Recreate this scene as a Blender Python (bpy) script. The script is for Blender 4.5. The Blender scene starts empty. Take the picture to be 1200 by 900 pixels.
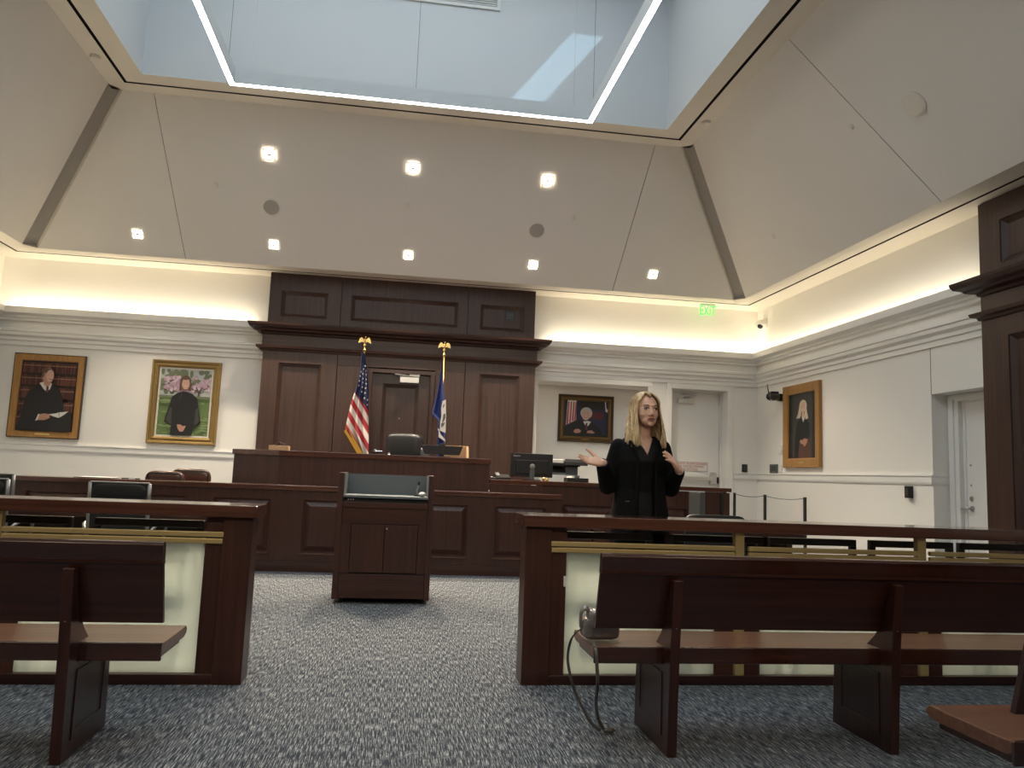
import bpy, bmesh, math, random
from mathutils import Vector, Matrix, Quaternion
random.seed(7)
PI = math.pi
SC = bpy.context.scene
COL = SC.collection

# ------------------------------------------------------------------ materials
MATS = {}
def newmat(name):
    m = bpy.data.materials.new(name); m.use_nodes = True
    nt = m.node_tree; b = nt.nodes['Principled BSDF']
    MATS[name] = m
    return m, nt, b
def plain(name, col, rough=.5, metal=0, spec=.5, coat=0, noise=0, emis=None, es=0, bump=0, bscale=60):
    m, nt, b = newmat(name)
    b.inputs['Base Color'].default_value = (*col, 1)
    b.inputs['Roughness'].default_value = rough
    b.inputs['Metallic'].default_value = metal
    b.inputs['Specular IOR Level'].default_value = spec
    b.inputs['Coat Weight'].default_value = coat
    if noise:
        tc = nt.nodes.new('ShaderNodeTexCoord'); n = nt.nodes.new('ShaderNodeTexNoise')
        n.inputs['Scale'].default_value = 3; n.inputs['Detail'].default_value = 5
        mx = nt.nodes.new('ShaderNodeMix'); mx.data_type = 'RGBA'
        mx.inputs[6].default_value = (*[c * (1 - noise) for c in col], 1)
        mx.inputs[7].default_value = (*[min(1, c * (1 + noise)) for c in col], 1)
        nt.links.new(tc.outputs['Object'], n.inputs['Vector'])
        nt.links.new(n.outputs['Fac'], mx.inputs[0]); nt.links.new(mx.outputs[2], b.inputs['Base Color'])
    if bump:
        tc = nt.nodes.new('ShaderNodeTexCoord'); n = nt.nodes.new('ShaderNodeTexNoise')
        n.inputs['Scale'].default_value = bscale; bp = nt.nodes.new('ShaderNodeBump')
        bp.inputs['Strength'].default_value = bump; bp.inputs['Distance'].default_value = .003
        nt.links.new(tc.outputs['Object'], n.inputs['Vector']); nt.links.new(n.outputs['Fac'], bp.inputs['Height'])
        nt.links.new(bp.outputs['Normal'], b.inputs['Normal'])
    if emis:
        b.inputs['Emission Color'].default_value = (*emis, 1); b.inputs['Emission Strength'].default_value = es
    return m
def wood(name, dark, light, axis, rough=.34, coat=.25, s=1.0, coatr=.2):
    m, nt, b = newmat(name)
    N = nt.nodes.new; L = nt.links.new
    tc = N('ShaderNodeTexCoord'); mp = N('ShaderNodeMapping'); oi = N('ShaderNodeObjectInfo')
    sc = [34 * s, 34 * s, 34 * s]; sc[axis] = 1.1 * s
    mp.inputs['Scale'].default_value = sc
    add = N('ShaderNodeVectorMath'); add.operation = 'ADD'
    mul = N('ShaderNodeMath'); mul.operation = 'MULTIPLY'; mul.inputs[1].default_value = 13
    L(oi.outputs['Random'], mul.inputs[0]); L(tc.outputs['Object'], mp.inputs['Vector'])
    L(mp.outputs['Vector'], add.inputs[0]); L(mul.outputs[0], add.inputs[1])
    n1 = N('ShaderNodeTexNoise'); n1.inputs['Scale'].default_value = 1.0; n1.inputs['Detail'].default_value = 6
    n1.inputs['Roughness'].default_value = .62; n1.inputs['Distortion'].default_value = .4
    L(add.outputs[0], n1.inputs['Vector'])
    cr = N('ShaderNodeValToRGB'); cr.color_ramp.elements[0].position = .33; cr.color_ramp.elements[1].position = .68
    cr.color_ramp.elements[0].color = (*dark, 1); cr.color_ramp.elements[1].color = (*light, 1)
    L(n1.outputs['Fac'], cr.inputs['Fac']); L(cr.outputs['Color'], b.inputs['Base Color'])
    b.inputs['Roughness'].default_value = rough; b.inputs['Coat Weight'].default_value = coat
    b.inputs['Coat Roughness'].default_value = coatr
    bp = N('ShaderNodeBump'); bp.inputs['Strength'].default_value = .08; bp.inputs['Distance'].default_value = .001
    L(n1.outputs['Fac'], bp.inputs['Height']); L(bp.outputs['Normal'], b.inputs['Normal'])
    return m
D1, D2 = (.030, .0088, .0052), (.068, .0205, .0120)
wood('wood_z', D1, D2, 2, rough=.38, coat=.12); wood('wood_x', D1, D2, 0, coat=.2); wood('wood_y', D1, D2, 1)
wood('wallwood_z', (.036, .0160, .0110), (.070, .0325, .0225), 2, rough=.42, coat=.1); wood('wallwood_x', (.036, .0160, .0110), (.070, .0325, .0225), 0, rough=.42, coat=.1)
wood('wallwood_y', (.036, .0160, .0110), (.070, .0325, .0225), 1, rough=.42, coat=.1)
wood('rail_x', (.062, .0210, .0120), (.120, .0430, .0250), 0, rough=.24, coat=1, coatr=.10)
wood('rail_dark', (.030, .0085, .0048), (.066, .0190, .0105), 0, rough=.22, coat=1, coatr=.10)
wood('crown_wood', (.024, .0090, .0065), (.046, .0180, .0130), 0, rough=.42, coat=.1)
wood('door_wood', (.026, .0120, .0090), (.050, .0240, .0180), 2, rough=.4, coat=.15)
wood('pew_x', (.026, .0068, .0038), (.056, .0150, .0080), 0, rough=.30, coat=.35)
wood('pew_z', (.026, .0068, .0038), (.056, .0150, .0080), 2, rough=.32, coat=.3)
wood('seat_x', (.115, .044, .024), (.20, .085, .048), 0, rough=.33, coat=.3)
wood('frame_oak', (.30, .14, .035), (.46, .24, .065), 2, rough=.4, coat=.2, s=2)
wood('dark_leatherwood', (.045, .016, .010), (.10, .035, .02), 0, rough=.25, coat=.5)
plain('white_paint', (.88, .86, .815), .5)
plain('trim_paint', (.86, .845, .81), .38)
plain('ceiling_paint', (.80, .77, .72), .7)
plain('band_paint', (.78, .74, .66), .6)
plain('well_paint', (.63, .655, .67), .6)
plain('black_gap', (.008, .007, .006), .7)
plain('joint', (.02, .018, .016), .8)
plain('hip_strip', (.42, .395, .36), .6)
plain('brass', (.58, .45, .20), .36, metal=.55)
plain('brass_bright', (.75, .56, .22), .25, metal=.9)
plain('gold', (.62, .42, .12), .35, metal=.85)
plain('gilt', (.36, .24, .09), .4, metal=.6)
plain('gilt_mid', (.20, .125, .045), .42, metal=.5)
plain('gilt_dark', (.065, .035, .015), .4, metal=.3)
_m = plain('frost_glass', (.80, .90, .82), .12, coat=.5)
_nt = _m.node_tree; _tr = _nt.nodes.new('ShaderNodeBsdfTranslucent'); _tr.inputs[0].default_value = (.95, 1, .94, 1)
_mx = _nt.nodes.new('ShaderNodeMixShader'); _mx.inputs[0].default_value = .82
_nt.links.new(_nt.nodes['Principled BSDF'].outputs[0], _mx.inputs[1]); _nt.links.new(_tr.outputs[0], _mx.inputs[2]); _nt.links.new(_mx.outputs[0], _nt.nodes['Material Output'].inputs[0])
plain('chrome', (.75, .75, .75), .18, metal=1)
plain('steel', (.50, .49, .47), .32, metal=1)
plain('aluminium', (.62, .61, .59), .3, metal=.9)
plain('chair_metal', (.33, .33, .32), .42, metal=.8)
plain('black_leather', (.012, .012, .013), .38, bump=.2, bscale=120)
plain('grey_leather', (.05, .047, .044), .35, bump=.2, bscale=120)
plain('black_plastic', (.012, .012, .013), .4)
plain('dark_frame', (.016, .010, .008), .35, coat=.2)
plain('screen', (.01, .01, .012), .12)
plain('grey_plastic', (.10, .11, .115), .45)
plain('dim_plastic', (.032, .036, .038), .55)
plain('slate', (.115, .135, .14), .5)
plain('white_plastic', (.74, .73, .70), .4)
plain('paper', (.80, .78, .72), .7)
plain('cardboard', (.50, .33, .18), .7)
plain('speaker_grille', (.42, .39, .35), .7)
plain('silver', (.7, .7, .7), .25, metal=1)
plain('bag_leather', (.26, .23, .21), .26, metal=.35, bump=.9, bscale=28)
plain('strap_leather', (.10, .09, .08), .4)
plain('skin', (.70, .43, .31), .48)
plain('skin_red', (.50, .21, .16), .5)
plain('brow', (.20, .11, .05), .7)
plain('eye_white', (.7, .68, .65), .3)
plain('eye_dark', (.03, .03, .03), .25)
plain('black_cloth', (.006, .006, .0065), .9, spec=.15, bump=.25, bscale=90)
plain('black_satin', (.004, .004, .0045), .6, spec=.2)
plain('flag_blue', (.012, .018, .07), .7)
plain('va_blue', (.018, .03, .14), .7)
plain('flag_white', (.60, .57, .54), .7)
plain('flag_red', (.45, .02, .03), .7)
plain('fringe', (.70, .38, .04), .6)
plain('seal_grey', (.10, .10, .09), .7)
plain('sign_red', (.42, .06, .05), .6)
plain('exit_green', (.05, .6, .08), .4, emis=(.08, 1.0, .10), es=.9)
plain('led', (1, 1, 1), .5, emis=(1, .97, .92), es=9)
plain('lamp_lens', (1, 1, 1), .5, emis=(1, .86, .66), es=40)
plain('lamp_reflector', (.9, .88, .84), .25)
plain('skylight_glass', (.8, .9, 1), .5, emis=(.80, .92, 1), es=1.12)
# painting colours
for n, c in dict(p_brown=(.05, .022, .015), p_dark=(.018, .016, .016), p_robe=(.012, .012, .014), p_skin=(.46, .24, .17), p_skin_lit=(.58, .36, .28), p_hair_grey=(.50, .48, .45),
                 p_hair_brown=(.13, .07, .04), p_hair_blonde=(.55, .47, .36), p_white=(.66, .64, .6), p_book=(.15, .05, .032), p_book2=(.075, .022, .02), p_booklabel=(.36, .20, .12), p_shelf=(.025, .012, .01),
                 p_grass=(.13, .20, .07), p_grass2=(.22, .30, .13), p_green=(.17, .20, .12), p_pink=(.52, .34, .44), p_pink2=(.66, .50, .58), p_sky=(.50, .52, .50), p_trunk=(.10, .07, .05), p_mat=(.72, .69, .6),
                 p_navy=(.02, .025, .06), p_red=(.42, .08, .08), p_maroon=(.10, .02, .025), p_tie=(.12, .03, .05), p_skirt=(.10, .04, .03), p_mid=(.045, .045, .04)).items():
    plain(n, c, .55)

def carpet():
    m, nt, b = newmat('carpet'); N = nt.nodes.new; L = nt.links.new
    tc = N('ShaderNodeTexCoord')
    def noise(sc, detail, lo, hi, dist=0):
        mp = N('ShaderNodeMapping'); mp.inputs['Scale'].default_value = sc
        n = N('ShaderNodeTexNoise'); n.inputs['Scale'].default_value = 1; n.inputs['Detail'].default_value = detail; n.inputs['Distortion'].default_value = dist
        r = N('ShaderNodeMapRange'); r.inputs[1].default_value = lo; r.inputs[2].default_value = hi
        L(tc.outputs['Object'], mp.inputs['Vector']); L(mp.outputs['Vector'], n.inputs['Vector']); L(n.outputs['Fac'], r.inputs[0])
        return r
    st = noise((230, 11, 1), 2, .46, .66)
    big = noise((.9, .9, 1), 2, .35, .65)
    fine = noise((160, 45, 1), 2, .22, .62)
    c1 = N('ShaderNodeMix'); c1.data_type = 'RGBA'
    c1.inputs[6].default_value = (.036, .044, .058, 1); c1.inputs[7].default_value = (.054, .062, .076, 1)
    L(big.outputs[0], c1.inputs[0])
    c2 = N('ShaderNodeMix'); c2.data_type = 'RGBA'; c2.inputs[7].default_value = (.50, .51, .505, 1)
    mm = N('ShaderNodeMath'); mm.operation = 'MULTIPLY'; L(st.outputs[0], mm.inputs[0]); L(fine.outputs[0], mm.inputs[1])
    L(c1.outputs[2], c2.inputs[6]); L(mm.outputs[0], c2.inputs[0]); L(c2.outputs[2], b.inputs['Base Color'])
    b.inputs['Roughness'].default_value = .95; b.inputs['Specular IOR Level'].default_value = .1
    bp = N('ShaderNodeBump'); bp.inputs['Strength'].default_value = .5; bp.inputs['Distance'].default_value = .004
    L(fine.outputs[0], bp.inputs['Height']); L(bp.outputs['Normal'], b.inputs['Normal'])
carpet()
def hairmat():
    m, nt, b = newmat('hair'); N = nt.nodes.new; L = nt.links.new
    tc = N('ShaderNodeTexCoord'); mp = N('ShaderNodeMapping'); mp.inputs['Scale'].default_value = (95, 95, 3)
    n = N('ShaderNodeTexNoise'); n.inputs['Scale'].default_value = 1; n.inputs['Detail'].default_value = 3
    cr = N('ShaderNodeValToRGB'); e = cr.color_ramp.elements
    e[0].position = .34; e[0].color = (.36, .23, .11, 1); e[1].position = .66; e[1].color = (.78, .60, .35, 1)
    L(tc.outputs['Object'], mp.inputs['Vector']); L(mp.outputs['Vector'], n.inputs['Vector']); L(n.outputs['Fac'], cr.inputs['Fac'])
    L(cr.outputs['Color'], b.inputs['Base Color']); b.inputs['Roughness'].default_value = .38
hairmat()
def usflag():
    m, nt, b = newmat('us_stripes'); N = nt.nodes.new; L = nt.links.new
    tc = N('ShaderNodeTexCoord'); sp = N('ShaderNodeSeparateXYZ'); L(tc.outputs['Object'], sp.inputs[0])
    def lin(a, bz, c):
        m1 = N('ShaderNodeMath'); m1.operation = 'MULTIPLY'; m1.inputs[1].default_value = a; L(sp.outputs['X'], m1.inputs[0])
        m2 = N('ShaderNodeMath'); m2.operation = 'MULTIPLY_ADD'; m2.inputs[1].default_value = bz; m2.inputs[2].default_value = c; L(sp.outputs['Z'], m2.inputs[0])
        s = N('ShaderNodeMath'); s.operation = 'ADD'; L(m1.outputs[0], s.inputs[0]); L(m2.outputs[0], s.inputs[1]); return s
    return m, nt, b, lin, N, L
# object coordinates are relative to the pole foot (x -0.55, z 0.45)
m, nt, b, lin, N, L = usflag()
q = lin(-1.55, -1.0, -1.55 * -.55 * 1.0 * 0 + 0)     # rises downwards and to the left
# stripe phase
ph = N('ShaderNodeMath'); ph.operation = 'MULTIPLY_ADD'; ph.inputs[1].default_value = 1 / .232; ph.inputs[2].default_value = 0
L(q.outputs[0], ph.inputs[0]); US_PH = ph
fr = N('ShaderNodeMath'); fr.operation = 'FRACT'; L(ph.outputs[0], fr.inputs[0])
gt = N('ShaderNodeMath'); gt.operation = 'GREATER_THAN'; gt.inputs[1].default_value = .5; L(fr.outputs[0], gt.inputs[0])
mx = N('ShaderNodeMix'); mx.data_type = 'RGBA'; mx.inputs[6].default_value = (.58, .54, .50, 1); mx.inputs[7].default_value = (.33, .018, .028, 1)
L(gt.outputs[0], mx.inputs[0])
cq = lin(-1.21, -1.0, 0); US_C = N('ShaderNodeMath'); US_C.operation = 'LESS_THAN'; L(cq.outputs[0], US_C.inputs[0])
mx2 = N('ShaderNodeMix'); mx2.data_type = 'RGBA'; mx2.inputs[7].default_value = (.012, .018, .07, 1)
L(US_C.outputs[0], mx2.inputs[0]); L(mx.outputs[2], mx2.inputs[6]); L(mx2.outputs[2], b.inputs['Base Color'])
b.inputs['Roughness'].default_value = .75
# canton edge passes (-.647,2.293); pole foot (-.55,11.3,.45)
US_C.inputs[1].default_value = -1.21 * (-.647 + .55) - (2.293 - .45)
# a white stripe starts at (-.667,2.202) moved onto the edge
c0 = -1.55 * (-.650 + .55) - (2.285 - .45)
US_PH.inputs[2].default_value = -c0 / .232

# ------------------------------------------------------------------ mesh builder
class MB:
    def __init__(s): s.v = []; s.f = []; s.m = []; s.mi = 0
    def add(s, vs, fs, mi=None):
        o = len(s.v); s.v += [tuple(v) for v in vs]
        for f in fs: s.f.append([i + o for i in f]); s.m.append(s.mi if mi is None else mi)
        return s
    def box(s, x0, x1, y0, y1, z0, z1, mi=None):
        vs = [(x, y, z) for z in (z0, z1) for y in (y0, y1) for x in (x0, x1)]
        return s.add(vs, [(0, 2, 3, 1), (4, 5, 7, 6), (0, 1, 5, 4), (2, 6, 7, 3), (0, 4, 6, 2), (1, 3, 7, 5)], mi)
    def prism(s, pts, axis, lo, hi, mi=None):
        n = len(pts)
        def P(p, h):
            return {'x': (h, p[0], p[1]), 'y': (p[0], h, p[1]), 'z': (p[0], p[1], h)}[axis]
        vs = [P(p, lo) for p in pts] + [P(p, hi) for p in pts]
        fs = [list(range(n))[::-1], list(range(n, 2 * n))] + [(i, (i + 1) % n, n + (i + 1) % n, n + i) for i in range(n)]
        return s.add(vs, fs, mi)
    def poly(s, pts, mi=None): return s.add(pts, [list(range(len(pts)))], mi)
    def tube(s, path, r, n=10, caps=True, flat=None, mi=None):
        path = [Vector(p) for p in path]; k = len(path)
        rs = r if isinstance(r, (list, tuple)) else [r] * k
        up = None; vs = []
        for i, p in enumerate(path):
            t = (path[min(i + 1, k - 1)] - path[max(i - 1, 0)])
            t = t.normalized() if t.length > 1e-9 else Vector((0, 0, 1))
            if up is None:
                up = Vector((0, 0, 1)) if abs(t.z) < .9 else Vector((1, 0, 0))
                up = (up - t * up.dot(t)).normalized()
            else:
                up = (up - t * up.dot(t))
                up = up.normalized() if up.length > 1e-6 else t.orthogonal().normalized()
            sd = t.cross(up); rr = rs[i]
            f = flat or (1, 1)
            for j in range(n):
                a = 2 * PI * j / n
                vs.append(p + sd * (math.cos(a) * rr * f[0]) + up * (math.sin(a) * rr * f[1]))
        fs = [(i * n + j, i * n + (j + 1) % n, (i + 1) * n + (j + 1) % n, (i + 1) * n + j) for i in range(k - 1) for j in range(n)]
        if caps: fs += [list(range(n))[::-1], list(range((k - 1) * n, k * n))]
        return s.add(vs, fs, mi)
    def lathe(s, prof, c, axis=(0, 0, 1), n=20, mi=None):
        ax = Vector(axis).normalized(); u = ax.orthogonal().normalized(); w = ax.cross(u); c = Vector(c)
        vs = [c + ax * z + u * (math.cos(2 * PI * j / n) * r) + w * (math.sin(2 * PI * j / n) * r) for r, z in prof for j in range(n)]
        k = len(prof)
        fs = [(i * n + j, i * n + (j + 1) % n, (i + 1) * n + (j + 1) % n, (i + 1) * n + j) for i in range(k - 1) for j in range(n)]
        fs += [list(range(n))[::-1], list(range((k - 1) * n, k * n))]
        return s.add(vs, fs, mi)
    def ball(s, c, r, e=1.0, nu=16, nv=10, rot=None, mi=None):
        if not isinstance(r, (tuple, list)): r = (r, r, r)
        def pw(x): return math.copysign(abs(x) ** e, x)
        vs = []; c = Vector(c)
        for i in range(nv + 1):
            th = -PI / 2 + PI * i / nv
            for j in range(nu):
                ph = 2 * PI * j / nu
                v = Vector((r[0] * pw(math.cos(th)) * pw(math.cos(ph)), r[1] * pw(math.cos(th)) * pw(math.sin(ph)), r[2] * pw(math.sin(th))))
                if rot: v = rot @ v
                vs.append(c + v)
        fs = [(i * nu + j, i * nu + (j + 1) % nu, (i + 1) * nu + (j + 1) % nu, (i + 1) * nu + j) for i in range(nv) for j in range(nu)]
        return s.add(vs, fs, mi)
    def build(s, name, mat, parent=None, smooth=False, bevel=0, sub=0):
        if not isinstance(mat, (list, tuple)): mat = [mat]
        off = Vector((0, 0, 0))
        p = parent
        while p: off += p.location; p = p.parent
        me = bpy.data.meshes.new(name)
        me.from_pydata([tuple(Vector(v) - off) for v in s.v], [], s.f)
        for m in mat: me.materials.append(MATS[m])
        me.polygons.foreach_set('material_index', s.m)
        bm = bmesh.new(); bm.from_mesh(me); bmesh.ops.remove_doubles(bm, verts=bm.verts, dist=1e-5)
        bmesh.ops.recalc_face_normals(bm, faces=bm.faces); bm.to_mesh(me); bm.free()
        if smooth: me.polygons.foreach_set('use_smooth', [True] * len(me.polygons))
        o = bpy.data.objects.new(name, me); COL.objects.link(o)
        if parent: o.parent = parent
        if bevel:
            md = o.modifiers.new('b', 'BEVEL'); md.width = bevel; md.segments = 2; md.limit_method = 'ANGLE'; md.angle_limit = .6
        if sub:
            md = o.modifiers.new('s', 'SUBSURF'); md.levels = sub; md.render_levels = sub
        return o
def thing(name, label, cat, loc=(0, 0, 0), group=None):
    o = bpy.data.objects.new(name, None); o.empty_display_size = .1; COL.objects.link(o); o.location = loc
    o['label'] = label; o['category'] = cat
    if group: o['group'] = group
    return o
def tag(o, label, cat, group=None):
    o['label'] = label; o['category'] = cat
    if group: o['group'] = group
    return o
def struct(o): o['kind'] = 'structure'; return o
def copy_tree(o, parent=None):
    c = o.copy(); COL.objects.link(c)
    if parent: c.parent = parent
    for ch in [x for x in list(bpy.data.objects) if x.parent == o]: copy_tree(ch, c)
    return c
def dup(o, loc, label, rz=None, sc=None):
    c = copy_tree(o); c.location = loc; c['label'] = label
    if rz is not None: c.rotation_euler = (0, 0, rz)
    return c
def BOX(name, x0, x1, y0, y1, z0, z1, mat, parent=None, bevel=0):
    return MB().box(x0, x1, y0, y1, z0, z1).build(name, mat, parent, bevel=bevel)

def panelled(root, u0, u1, v0, v1, panels, fn, mf, mp, th=.03, fname='panel_frame', style='raised', rise=.0):
    """stile and rail frame with real openings, each raised panel a child of its own. fn(u,v,w): w outwards"""
    us = sorted({u0, u1, *[p[0] for p in panels], *[p[1] for p in panels]})
    vs_ = sorted({v0, v1, *[p[2] for p in panels], *[p[3] for p in panels]})
    mb = MB()
    for i in range(len(us) - 1):
        for j in range(len(vs_) - 1):
            cu, cv = (us[i] + us[i + 1]) / 2, (vs_[j] + vs_[j + 1]) / 2
            if any(p[0] < cu < p[1] and p[2] < cv < p[3] for p in panels): continue
            mb.poly([fn(us[i], vs_[j], 0), fn(us[i + 1], vs_[j], 0), fn(us[i + 1], vs_[j + 1], 0), fn(us[i], vs_[j + 1], 0)])
    def ring(m, a, b, wa, wb):
        A = [fn(a[0], a[2], wa), fn(a[1], a[2], wa), fn(a[1], a[3], wa), fn(a[0], a[3], wa)]
        B = [fn(b[0], b[2], wb), fn(b[1], b[2], wb), fn(b[1], b[3], wb), fn(b[0], b[3], wb)]
        for k in range(4): m.poly([A[k], A[(k + 1) % 4], B[(k + 1) % 4], B[k]])
    ring(mb, (u0, u1, v0, v1), (u0, u1, v0, v1), 0, -th)
    for p in panels: ring(mb, p, p, 0, -th * .9)
    fo = mb.build(fname, mf, root)
    for p in panels:
        q = MB()
        def ins(d): return (p[0] + d, p[1] - d, p[2] + d, p[3] - d)
        if style == 'raised':
            seq = [(0, .006), (.010, .006), (.014, -.024), (.026, -.024), (.080, -.001)]
        elif style == 'mould':   # proud picture-frame moulding round a sunk flat field
            seq = [(0, .007), (.008, .007), (.012, -.004), (.060, -.042)]
        else:
            seq = [(0, -.001), (.004, -.012), (.02, -.014)]
        for (d1, w1), (d2, w2) in zip(seq, seq[1:]): ring(q, ins(d1), ins(d2), w1, w2)
        ring(q, ins(0), ins(0), seq[0][1], -th * .9)
        d, w = seq[-1]; i_ = ins(d)
        q.poly([fn(i_[0], i_[2], w), fn(i_[1], i_[2], w), fn(i_[1], i_[3], w), fn(i_[0], i_[3], w)])
        q.build('panel', mp, root)
    return fo
def text_mesh(body, size, mat, parent, pos, rx=PI / 2, rz=0, extr=.001, align='CENTER', name='lettering', bold=0):
    cu = bpy.data.curves.new(name, 'FONT'); cu.body = body; cu.size = size; cu.extrude = extr; cu.align_x = align; cu.align_y = 'CENTER'; cu.offset = bold
    o = bpy.data.objects.new(name, cu); COL.objects.link(o)
    dg = bpy.context.evaluated_depsgraph_get(); me = bpy.data.meshes.new_from_object(o.evaluated_get(dg))
    bpy.data.objects.remove(o)
    R = Matrix.Rotation(rz, 4, 'Z') @ Matrix.Rotation(rx, 4, 'X')
    off = Vector((0, 0, 0)); p = parent
    while p: off += p.location; p = p.parent
    me.transform(Matrix.Translation(Vector(pos) - off) @ R)
    me.materials.clear(); me.materials.append(MATS[mat])
    o = bpy.data.objects.new(name, me); COL.objects.link(o)
    if parent: o.parent = parent
    return o

# ------------------------------------------------------------------ room shell
XW, YB, YF = 5.8, 12.0, -2.4; FY_ = 11.69
struct(BOX('floor', -XW - .3, XW + .3, YF - .3, YB + .8, -.1, 0, 'carpet'))
struct(BOX('floor_dais', -XW, 4.30, 10.5, YB, 0, .30, 'carpet'))
struct(BOX('floor_platform', -1.95, 1.15, 10.46, FY_, .30, .45, 'carpet'))
# back wall with a niche and a doorway
w = MB()
w.box(-XW - .15, 2.13, YB, YB + .15, 0, 4.3).box(2.13, 3.93, YB, YB + .15, 0, .30).box(3.93, 4.33, YB, YB + .15, 0, 4.3)
w.box(5.28, XW + .15, YB, YB + .15, 0, 4.3).box(2.13, 3.93, YB, YB + .15, 2.70, 4.3).box(4.33, 5.28, YB, YB + .15, 2.70, 4.3)
w.box(2.03, 4.03, YB + .5, YB + .6, .2, 2.9).box(2.03, 2.13, YB + .15, YB + .5, .2, 2.8).box(3.93, 4.03, YB + .15, YB + .5, .2, 2.8).box(2.13, 3.93, YB + .15, YB + .5, 2.70, 2.8).box(2.13, 3.93, YB + .15, YB + .5, .2, .3)
w.box(4.2, 5.4, YB + .33, YB + .4, 0, 2.9).box(4.23, 4.33, YB + .15, YB + .33, 0, 2.8).box(5.28, 5.38, YB + .15, YB + .33, 0, 2.8).box(4.33, 5.28, YB + .15, YB + .33, 2.70, 2.8)
struct(w.build('wall_back', 'white_paint'))
w = MB()
w.box(XW, XW + .15, 7.79, YB + .15, 0, 4.3).box(XW, XW + .15, 6.3, 7.79, 2.27, 4.3).box(XW, XW + .15, YF - .15, 6.3, 0, 4.3)
w.box(XW + .35, XW + .45, 6.2, 7.9, 0, 2.4).box(XW + .15, XW + .35, 7.79, 7.89, 0, 2.4).box(XW + .15, XW + .35, 6.2, 6.3, 0, 2.4).box(XW + .15, XW + .35, 6.3, 7.79, 2.27, 2.37)
struct(w.build('wall_right', 'white_paint'))
struct(BOX('wall_left', -XW - .15, -XW, YF - .15, YB + .15, 0, 4.3, 'white_paint'))
struct(BOX('wall_front', -XW - .15, XW + .15, YF - .15, YF, 0, 4.3, 'wallwood_z'))
# narrow vertical joint above the doorway recess
struct(BOX('trim_9', XW - .001, XW + .001, 7.785, 7.793, 2.27, 2.79, 'joint'))

def cornice(name, prof, mat, bands=True):
    """profile (projection, z) swept round the four walls"""
    mb = MB(); n = len(prof)
    def P(k, i):
        d, z = prof[i]
        x = XW - d; yb = YB - d; yf = YF + d
        return [(-x, yf, z), (-x, yb, z), (x, yb, z), (x, yf, z)][k % 4]
    for k in range(4):
        for i in range(n):
            j = (i + 1) % n
            mb.poly([P(k, i), P(k + 1, i), P(k + 1, j), P(k, j)])
    return struct(mb.build(name, mat))
cornice('trim_1', [(0, 3.14), (.05, 3.14), (.05, 3.17), (.085, 3.185), (.085, 3.21), (.164, 3.235), (.164, 3.325), (.145, 3.325), (.145, 3.24), (.02, 3.24), (0, 3.24)], 'trim_paint')
cornice('trim_2', [(0, 2.785), (.028, 2.785), (.028, 2.845), (.052, 2.855), (.052, 2.895), (.098, 2.925), (.098, 2.97), (.12, 2.975), (.12, 3.01), (.03, 3.03), (0, 3.03)], 'trim_paint')
# chair rail, left of the wood wall / right of the niche / along the right wall
rp = [(0, 1.275), (.012, 1.275), (.02, 1.30), (.02, 1.362), (.03, 1.37), (.03, 1.385), (0, 1.385)]
mb = MB(); mb.prism([(YB - d, z) for d, z in rp], 'x', -XW, -2.05); struct(mb.build('trim_3', 'trim_paint'))
mb = MB(); mb.prism([(YB - d, z) for d, z in rp], 'x', 5.39, XW); struct(mb.build('trim_4', 'trim_paint'))
mb = MB(); mb.prism([(XW - d, z) for d, z in rp], 'y', 7.79, YB)
mb.prism([(7.79 - d * .6, z) for d, z in rp], 'x', XW - .03, XW + .215); struct(mb.build('trim_5', 'trim_paint'))
struct(MB().box(-XW, -2.05, YB - .015, YB, .3, .42).build('baseboard_back', 'trim_paint'))
struct(MB().box(XW - .015, XW, 7.79, YB, 0, .12).build('baseboard_right', 'trim_paint'))
# niche casing
mb = MB().box(2.05, 2.13, YB - .02, YB, .3, 2.78).box(3.93, 4.0, YB - .02, YB, .3, 2.78).box(2.05, 4.0, YB - .025, YB, 2.70, 2.78)
struct(mb.build('trim_6', 'trim_paint', bevel=.004))
# exit doorway casing
mb = MB().box(4.245, 4.33, YB - .025, YB, .3, 2.78).box(5.28, 5.375, YB - .025, YB, .3, 2.78).box(4.33, 5.28, YB - .025, YB, 2.70, 2.78)
mb.box(4.33, 4.36, YB + .2, YB + .25, .3, 2.7).box(5.25, 5.28, YB + .2, YB + .25, .3, 2.7).box(4.36, 5.25, YB + .2, YB + .25, 2.67, 2.7)
struct(mb.build('trim_7', 'trim_paint', bevel=.004))
# back-wall exit door
d1 = bpy.data.objects.new('door_1', None); COL.objects.link(d1); d1.location = (4.8, YB + .25, .3); struct(d1)
BOX('door_leaf', 4.36, 5.25, YB + .255, YB + .30, .31, 2.67, 'trim_paint', d1, .003)
pb = MB().box(4.42, 5.12, YB + .185, YB + .225, 1.235, 1.30).box(5.08, 5.19, YB + .19, YB + .254, 1.18, 1.38).box(4.42, 4.48, YB + .2, YB + .254, 1.21, 1.33)
pb.build('push_bar', 'aluminium', d1, bevel=.006)
BOX('latch', 5.215, 5.24, YB + .22, YB + .254, 1.20, 1.30, 'black_plastic', d1, .003)
cl = MB().box(4.52, 4.80, YB + .20, YB + .254, 2.49, 2.57); cl.build('door_closer', 'aluminium', d1, bevel=.006)
MB().tube([(4.62, YB + .22, 2.59), (4.80, YB + .12, 2.62), (4.57, YB + .21, 2.64)], .010, 6).build('closer_arm', 'steel', d1)
sg = BOX('door_sign', 4.40, 5.06, YB + .248, YB + .2545, 1.385, 1.535, 'paper', d1)
bd = MB()
for a in ((4.405, 5.055, 1.388, 1.392), (4.405, 5.055, 1.528, 1.532), (4.405, 4.409, 1.388, 1.532), (5.051, 5.055, 1.388, 1.532)):
    bd.box(a[0], a[1], YB + .2465, YB + .248, a[2], a[3])
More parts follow.
